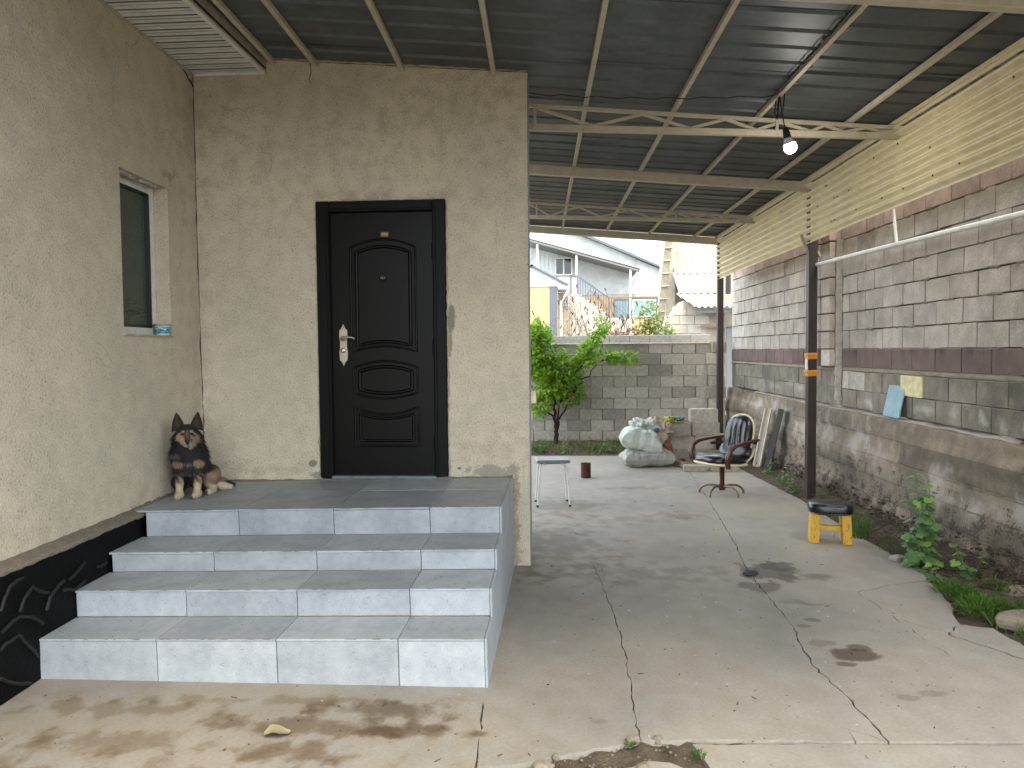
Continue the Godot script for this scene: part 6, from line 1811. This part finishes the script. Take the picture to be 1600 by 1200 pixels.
func plants() -> void:
	M.stem = mat(srgb(96, 104, 58), 0.7)
	var nz := noise(71, 1.4, 2)
	var mb: MB
	# young tree
	var t := thing("young_tree", "young bright green tree in front of the back wall", "tree", Vector3(-0.116, 0, -13.05))
	var B := Vector3(-0.116, 0, -13.05)
	mb = MB.new()
	limb(mb, Vector3(0, -0.05, 0), Vector3(0.04, 0.42, 0.02), 0.042, 0.034, 1)
	limb(mb, Vector3(0.0, 0.30, 0), Vector3(-0.03, 1.0, 0.03), 0.026, 0.016, 2)
	put(mb, "trunk", M.bark, t)
	var br := [[0.04, 0.42, 0.02, 0.33, 0.95, 0.05], [0.03, 0.40, 0.0, 0.15, 1.1, -0.05], [-0.02, 0.6, 0.0, -0.35, 1.5, 0.1], [0.10, 0.75, 0.0, 0.78, 2.02, 0.08], [0.2, 0.8, 0.0, 0.75, 1.44, 0.1], [0.75, 1.44, 0.1, 1.28, 1.52, 0.15], [-0.03, 0.5, 0.0, -0.30, 0.72, 0.15]]
	for k in br.size():
		mb = MB.new(); limb(mb, Vector3(br[k][0], br[k][1], br[k][2]), Vector3(br[k][3], br[k][4], br[k][5]), 0.017, 0.005, 10 + k); put(mb, "branch", M.bark, t)
	mb = MB.new(); mb.use_col = true
	var gr := Color(0.20, 0.36, 0.026)
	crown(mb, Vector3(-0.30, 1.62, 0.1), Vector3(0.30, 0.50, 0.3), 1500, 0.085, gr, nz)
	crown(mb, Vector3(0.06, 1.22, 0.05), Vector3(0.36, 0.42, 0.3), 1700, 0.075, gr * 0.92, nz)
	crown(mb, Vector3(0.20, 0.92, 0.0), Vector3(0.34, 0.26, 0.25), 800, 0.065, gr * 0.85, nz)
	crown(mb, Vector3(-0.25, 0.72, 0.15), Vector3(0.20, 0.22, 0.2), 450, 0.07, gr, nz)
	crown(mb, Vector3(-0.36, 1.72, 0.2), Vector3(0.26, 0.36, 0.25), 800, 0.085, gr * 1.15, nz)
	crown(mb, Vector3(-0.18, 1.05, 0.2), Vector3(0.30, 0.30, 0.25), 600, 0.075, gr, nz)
	for k in 13:
		var q := k / 12.0
		crown(mb, Vector3(lerpf(0.32, 0.80, q), lerpf(1.25, 2.05, q), 0.08), Vector3(0.13, 0.14, 0.12), 48, 0.08, gr * 1.15, nz)
		crown(mb, Vector3(lerpf(0.50, 1.30, q), 1.40 + 0.16 * q + 0.06 * sin(q * 5.0), 0.13), Vector3(0.09, 0.08, 0.1), 40, 0.08, gr * 1.15, nz)
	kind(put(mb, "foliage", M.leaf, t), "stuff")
	# bushes beyond the wall
	t = thing("bare_bush", "bare bush with brown dry seed pods beyond the back wall", "bush", Vector3(0.7, 0, -16.6))
	mb = MB.new(); var pod := MB.new()
	for k in 60:
		var p := Vector3(rng.randf_range(-0.6, 0.7), 0.0, rng.randf_range(-0.4, 0.4))
		var d := Vector3(rng.randf_range(-0.35, 0.35), 1.0, rng.randf_range(-0.2, 0.2)).normalized()
		var top := p + d * rng.randf_range(1.9, 3.0) * (1.0 - 0.25 * absf(p.x))
		limb(mb, p, top, 0.011, 0.004, 40 + k)
		for q in 6:
			var a := p.lerp(top, rng.randf_range(0.5, 1.0))
			var e := a + Vector3(rng.randf_range(-0.35, 0.35), rng.randf_range(0.1, 0.45), rng.randf_range(-0.2, 0.2))
			mb.tube([a, a.lerp(e, 0.5) + Vector3(0.02, 0.02, 0), e], 0.0045, 4)
			if rng.randf() < 0.5: pod.blob(e, Vector3(0.03, rng.randf_range(0.06, 0.14), 0.03), Basis(Vector3.BACK, rng.randf_range(-0.5, 0.5)), 2.0, null, 0, 6, 5)
	put(mb, "twigs", M.twig, t); kind(put(pod, "seed_pods", M.pod, t), "stuff")
	t = thing("leafy_bush", "bush of yellow green and rusty leaves beyond the back wall", "bush", Vector3(1.8, 0, -16.2))
	mb = MB.new(); limb(mb, Vector3(0, -0.05, 0), Vector3(0.0, 1.6, 0), 0.03, 0.012, 3); limb(mb, Vector3(0, 0.4, 0), Vector3(0.4, 1.9, 0), 0.02, 0.008, 4); limb(mb, Vector3(0, 0.4, 0), Vector3(-0.5, 1.9, 0), 0.02, 0.008, 5); put(mb, "trunk", M.bark, t)
	mb = MB.new(); mb.use_col = true
	for q in [[0.0, 1.75, 0.55, 0.5, 0], [0.25, 1.75, 0.4, 0.55, 1], [-0.5, 1.7, 0.5, 0.4, 2], [0.05, 2.25, 0.22, 0.4, 1], [0.4, 1.6, 0.2, 0.5, 1]]:
		crown(mb, Vector3(q[0], q[1], 0), Vector3(q[2], q[3], 0.3), 600, 0.075, [Color(0.20, 0.17, 0.06), Color(0.13, 0.20, 0.04), Color(0.22, 0.12, 0.06)][q[4]], nz)
	kind(put(mb, "foliage", M.leaf, t), "stuff")
	# tall weeds at the foot of the block wall
	var shapes := [lobed_leaf(5, 1), lobed_leaf(5, 2), lobed_leaf(3, 3)]
	var mats := []
	for c in [Color(0.045, 0.12, 0.03), Color(0.06, 0.155, 0.035), Color(0.075, 0.18, 0.04), Color(0.13, 0.26, 0.03)]:
		var m := mat(c.linear_to_srgb(), 0.5); m.backlight_enabled = true; m.backlight = Color(0.5, 0.5, 0.5); mats.append(m)
	weed(cp(2.80, 0, -5.72), "tall_weed", "tall leafy green weed growing from the crack at the wall foot", 0.70, 3, 90, 0.115, shapes, mats, 0.07)
	weed(cp(2.98, 0.02, -5.50), "young_weed", "young weed with broad leaves just right of the tall weed", 0.24, 2, 10, 0.10, shapes, mats, 0.08)
	weed(cp(3.03, 0.03, -5.38), "young_weed", "small three leaved weed nearest the large stones at the wall", 0.15, 1, 5, 0.085, shapes, mats, 0.04)
	weed(cp(2.74, 0, -5.35), "young_weed", "low weed with dark leaves at the foot of the tall weed", 0.12, 2, 10, 0.09, shapes, mats, 0.08)
	for q in [[2.93, -9.2, "low leafy weed between the white board and the post"], [2.86, -8.75, "low leafy weed just behind the brown post"], [2.95, -10.0, "leafy weed at the foot of the white board"]]:
		weed(cp(q[0], 0, q[1]), "young_weed", q[2], 0.20, 3, 24, 0.06, shapes, mats, 0.09)
	for q in [[-0.35, -12.3, "green weed at the left end of the bed under the tree"], [0.10, -12.2, "green weed under the young tree trunk"], [0.72, -12.3, "green weed in the middle of the bed by the back wall"], [1.08, -12.2, "green weed beside the white sacks"], [1.20, -12.9, "taller weed against the back wall behind the sacks"]]:
		weed(Vector3(q[0], 0.0, q[1]), "bed_weed", q[2], 0.22, 4, 40, 0.055, shapes, mats, 0.16)
	# grass and ground cover
	mb = MB.new(); mb.use_col = true
	var gg := Color(0.08, 0.17, 0.028)
	blades(mb, cp(2.72, 0, -6.62), 0.09, 140, 0.24, gg, 0.35)
	blades(mb, cp(2.80, 0, -6.2), 0.12, 40, 0.10, gg, 0.8)
	clump(mb, cp(2.70, 0.0, -5.02), Vector3(0.13, 0.07, 0.22), 900, 0.035, gg * 1.1)
	clump(mb, cp(2.69, 0.0, -4.68), Vector3(0.17, 0.10, 0.15), 1900, 0.032, Color(0.10, 0.20, 0.03))
	clump(mb, cp(2.95, 0.0, -4.60), Vector3(0.14, 0.08, 0.14), 900, 0.032, gg)
	clump(mb, cp(2.86, 0.0, -4.22), Vector3(0.22, 0.09, 0.16), 1500, 0.032, Color(0.10, 0.19, 0.03))
	clump(mb, cp(3.02, 0.02, -5.1), Vector3(0.1, 0.05, 0.2), 300, 0.03, gg)
	blades(mb, cp(2.9, 0, -4.4), 0.3, 160, 0.13, gg, 0.7)
	for k in 14: clump(mb, cp(rng.randf_range(2.80, 3.08), 0.0, -7.6 - 0.32 * k), Vector3(0.10, 0.05, 0.12), 90, 0.03, gg)
	for k in 26: clump(mb, Vector3(rng.randf_range(-0.6, 1.3), 0.0, rng.randf_range(-13.1, -12.0)), Vector3(0.18, 0.08, 0.12), 130, 0.045, gg * rng.randf_range(0.8, 1.3))
	blades(mb, Vector3(0.4, 0.0, -12.7), 0.9, 500, 0.2, Color(0.20, 0.16, 0.07), 0.9)
	blades(mb, cp(0.36, 0.0, -3.10), 0.02, 50, 0.022, gg, 0.9); blades(mb, cp(0.62, 0.0, -3.02), 0.03, 60, 0.025, gg, 0.9)
	var g := put(mb, "grass", M.leaf, self)
	kind(g, "stuff"); tag(g, "tufts of green grass and low weeds along the walls and in the cracks", "grass")

func stone(at: Vector3, size: Vector3, label: String, m: Material, sd: int, turn := 0.0, group := "") -> void:
	var mb := MB.new()
	var small := size.x < 0.15
	mb.blob(Vector3.ZERO, size, Basis(Vector3.BACK, 0.06), 3.4, noise(sd, 1.6 / maxf(size.x, 0.04) * 0.5, 2), 0.75 if small else 0.4, 8 if small else 15, 5 if small else 9)
	var flat := MB.new()      # broken faces, not rounded ones
	for k in range(0, mb.idx.size(), 3): flat.tri(mb.v[mb.idx[k]], mb.v[mb.idx[k + 2]], mb.v[mb.idx[k + 1]])
	mb = flat
	single(mb, "stone", m, label, "stone", at + Vector3(0, size.y * 0.38, 0), turn, group)

func rubble() -> void:
	stone(cp(2.82, 0.0, -4.44), Vector3(0.46, 0.13, 0.20), "large pale slab of broken concrete lying in the weeds at the right", M.stone, 1, -0.35)
	stone(cp(2.98, 0.0, -5.18), Vector3(0.11, 0.09, 0.10), "rounded brown stone at the wall foot behind the grass", M.brown_stone, 2)
	stone(cp(3.10, 0.0, -5.05), Vector3(0.22, 0.07, 0.14), "flat grey stone lying against the foot of the wall", M.stone, 3, 0.5)
	stone(cp(3.07, 0.01, -5.32), Vector3(0.10, 0.09, 0.10), "dark lump of stone tucked under the wall beside the small weed", M.brown_stone, 8)
	stone(cp(2.73, 0.0, -5.88), Vector3(0.12, 0.05, 0.08), "flat grey stone at the left foot of the tall weed", M.block1, 9, 0.3)
	stone(cp(0.372, -0.02, -3.125), Vector3(0.060, 0.045, 0.04), "angular white stone in the broken gap, left of two at the slab edge", M.stone, 4, 0.4)
	stone(cp(0.482, -0.02, -3.155), Vector3(0.048, 0.035, 0.035), "white stone at the slab edge, right of the angular one", M.stone, 5)
	stone(cp(0.055, -0.02, -3.00), Vector3(0.032, 0.03, 0.028), "small pale pebble at the left end of the broken gap", M.stone, 6)
	stone(cp(0.015, -0.02, -2.95), Vector3(0.08, 0.03, 0.05), "flat grey chip below the pale pebble in the broken gap", M.stone, 7)
	stone(cp(0.385, -0.02, -2.93), Vector3(0.055, 0.04, 0.045), "grey stone at the lower edge of the picture in the broken gap", M.stone, 10)
	var mb := MB.new()
	var nz := noise(9, 20.0, 2)
	# crumbs in the broken gap and along the slab edges
	for k in 420:
		var p: Vector3
		if k < 240: p = cp(rng.randf_range(-0.15, 0.62), -0.018, rng.randf_range(-3.14, -2.75))
		elif k < 330: p = cp(rng.randf_range(-0.30, -0.25), -0.012, rng.randf_range(-3.6, -2.7))
		else: p = cp(rng.randf_range(2.72, 3.15), 0.012, rng.randf_range(-9.5, -4.2))
		var s := rng.randf_range(0.004, 0.016)
		mb.blob(p, Vector3(s, s * 0.7, s * rng.randf_range(0.7, 1.3)), Basis(Vector3.UP, k), 2.6, nz, 0.5, 6, 4)
	var g := put(mb, "gravel", M.mortar, self)
	kind(g, "stuff"); tag(g, "grit and small crumbs of concrete in the broken edges of the yard", "gravel")
	mb = MB.new(); mb.use_col = true
	for k in 1500:
		var zz := rng.randf_range(-7.4, -5.3)
		var xx := rng.randf_range(2.76, 3.22)
		if k > 900: zz = rng.randf_range(-12.0, -4.0)
		if k > 1200: zz = rng.randf_range(-13.3, -11.9); xx = rng.randf_range(-0.6, 1.4)
		var p := cp(xx, -0.005 + 0.09 * smoothstep(2.65, 3.25, xx) * (1.0 if zz > -11.9 else 0.3) + rng.randf_range(0.0, 0.02), zz)
		var gcol := rng.randf_range(0.5, 1.4)
		mb.col = Color(0.085, 0.066, 0.045) * gcol
		var a := rng.randf() * TAU
		if k % 3 == 0: mb.leaf(p, Vector3(sin(a), rng.randf_range(-0.1, 0.4), cos(a)).normalized(), Vector3.UP, 0.05, 0.025, 0.2)
		else:
			var d := Vector3(sin(a), rng.randf_range(-0.1, 0.35), cos(a)) * rng.randf_range(0.03, 0.09)
			mb.tube([p, p + d], 0.0025, 4, false)
	for k in 150:
		var p := cp(rng.randf_range(-0.2, 2.6), 0.003, -2.95 - 8.5 * pow(rng.randf(), 1.6))
		if k > 120: p = cp(rng.randf_range(-2.4, -0.35), 0.007, rng.randf_range(-3.5, -2.9))
		var a := rng.randf() * TAU
		mb.col = Color(0.075, 0.058, 0.042) * rng.randf_range(0.5, 1.8)
		mb.tube([p, p + Vector3(sin(a), 0.05, cos(a)) * (0.004 + 0.028 * pow(rng.randf(), 3.0))], rng.randf_range(0.0010, 0.0035), 4)
	g = put(mb, "leaf_litter", M.vcol, self)
	kind(g, "stuff"); tag(g, "brown dead leaves, crumbs and broken stalks along the walls and on the concrete", "leaf litter")
	# earth and stones that have fallen from the honeycombed foot of the wall
	mb = MB.new()
	for k in 260:
		var zz := rng.randf_range(-11.0, -4.2)
		var s := rng.randf_range(0.01, 0.034)
		var y := rng.randf_range(0.0, 0.20) * rng.randf()
		mb.blob(cp(3.17 + 0.08 * y - rng.randf_range(0.0, 0.06) * (1.0 - y * 4.0), y + 0.06, zz), Vector3(s, s * 0.8, s * 1.2), Basis(Vector3.UP, k), 2.8, nz, 0.6, 7, 5)
	g = put(mb, "wall_debris", M.brown_stone, self)
	kind(g, "stuff"); tag(g, "loose earthy stones crumbling from the foot of the wall base", "debris")
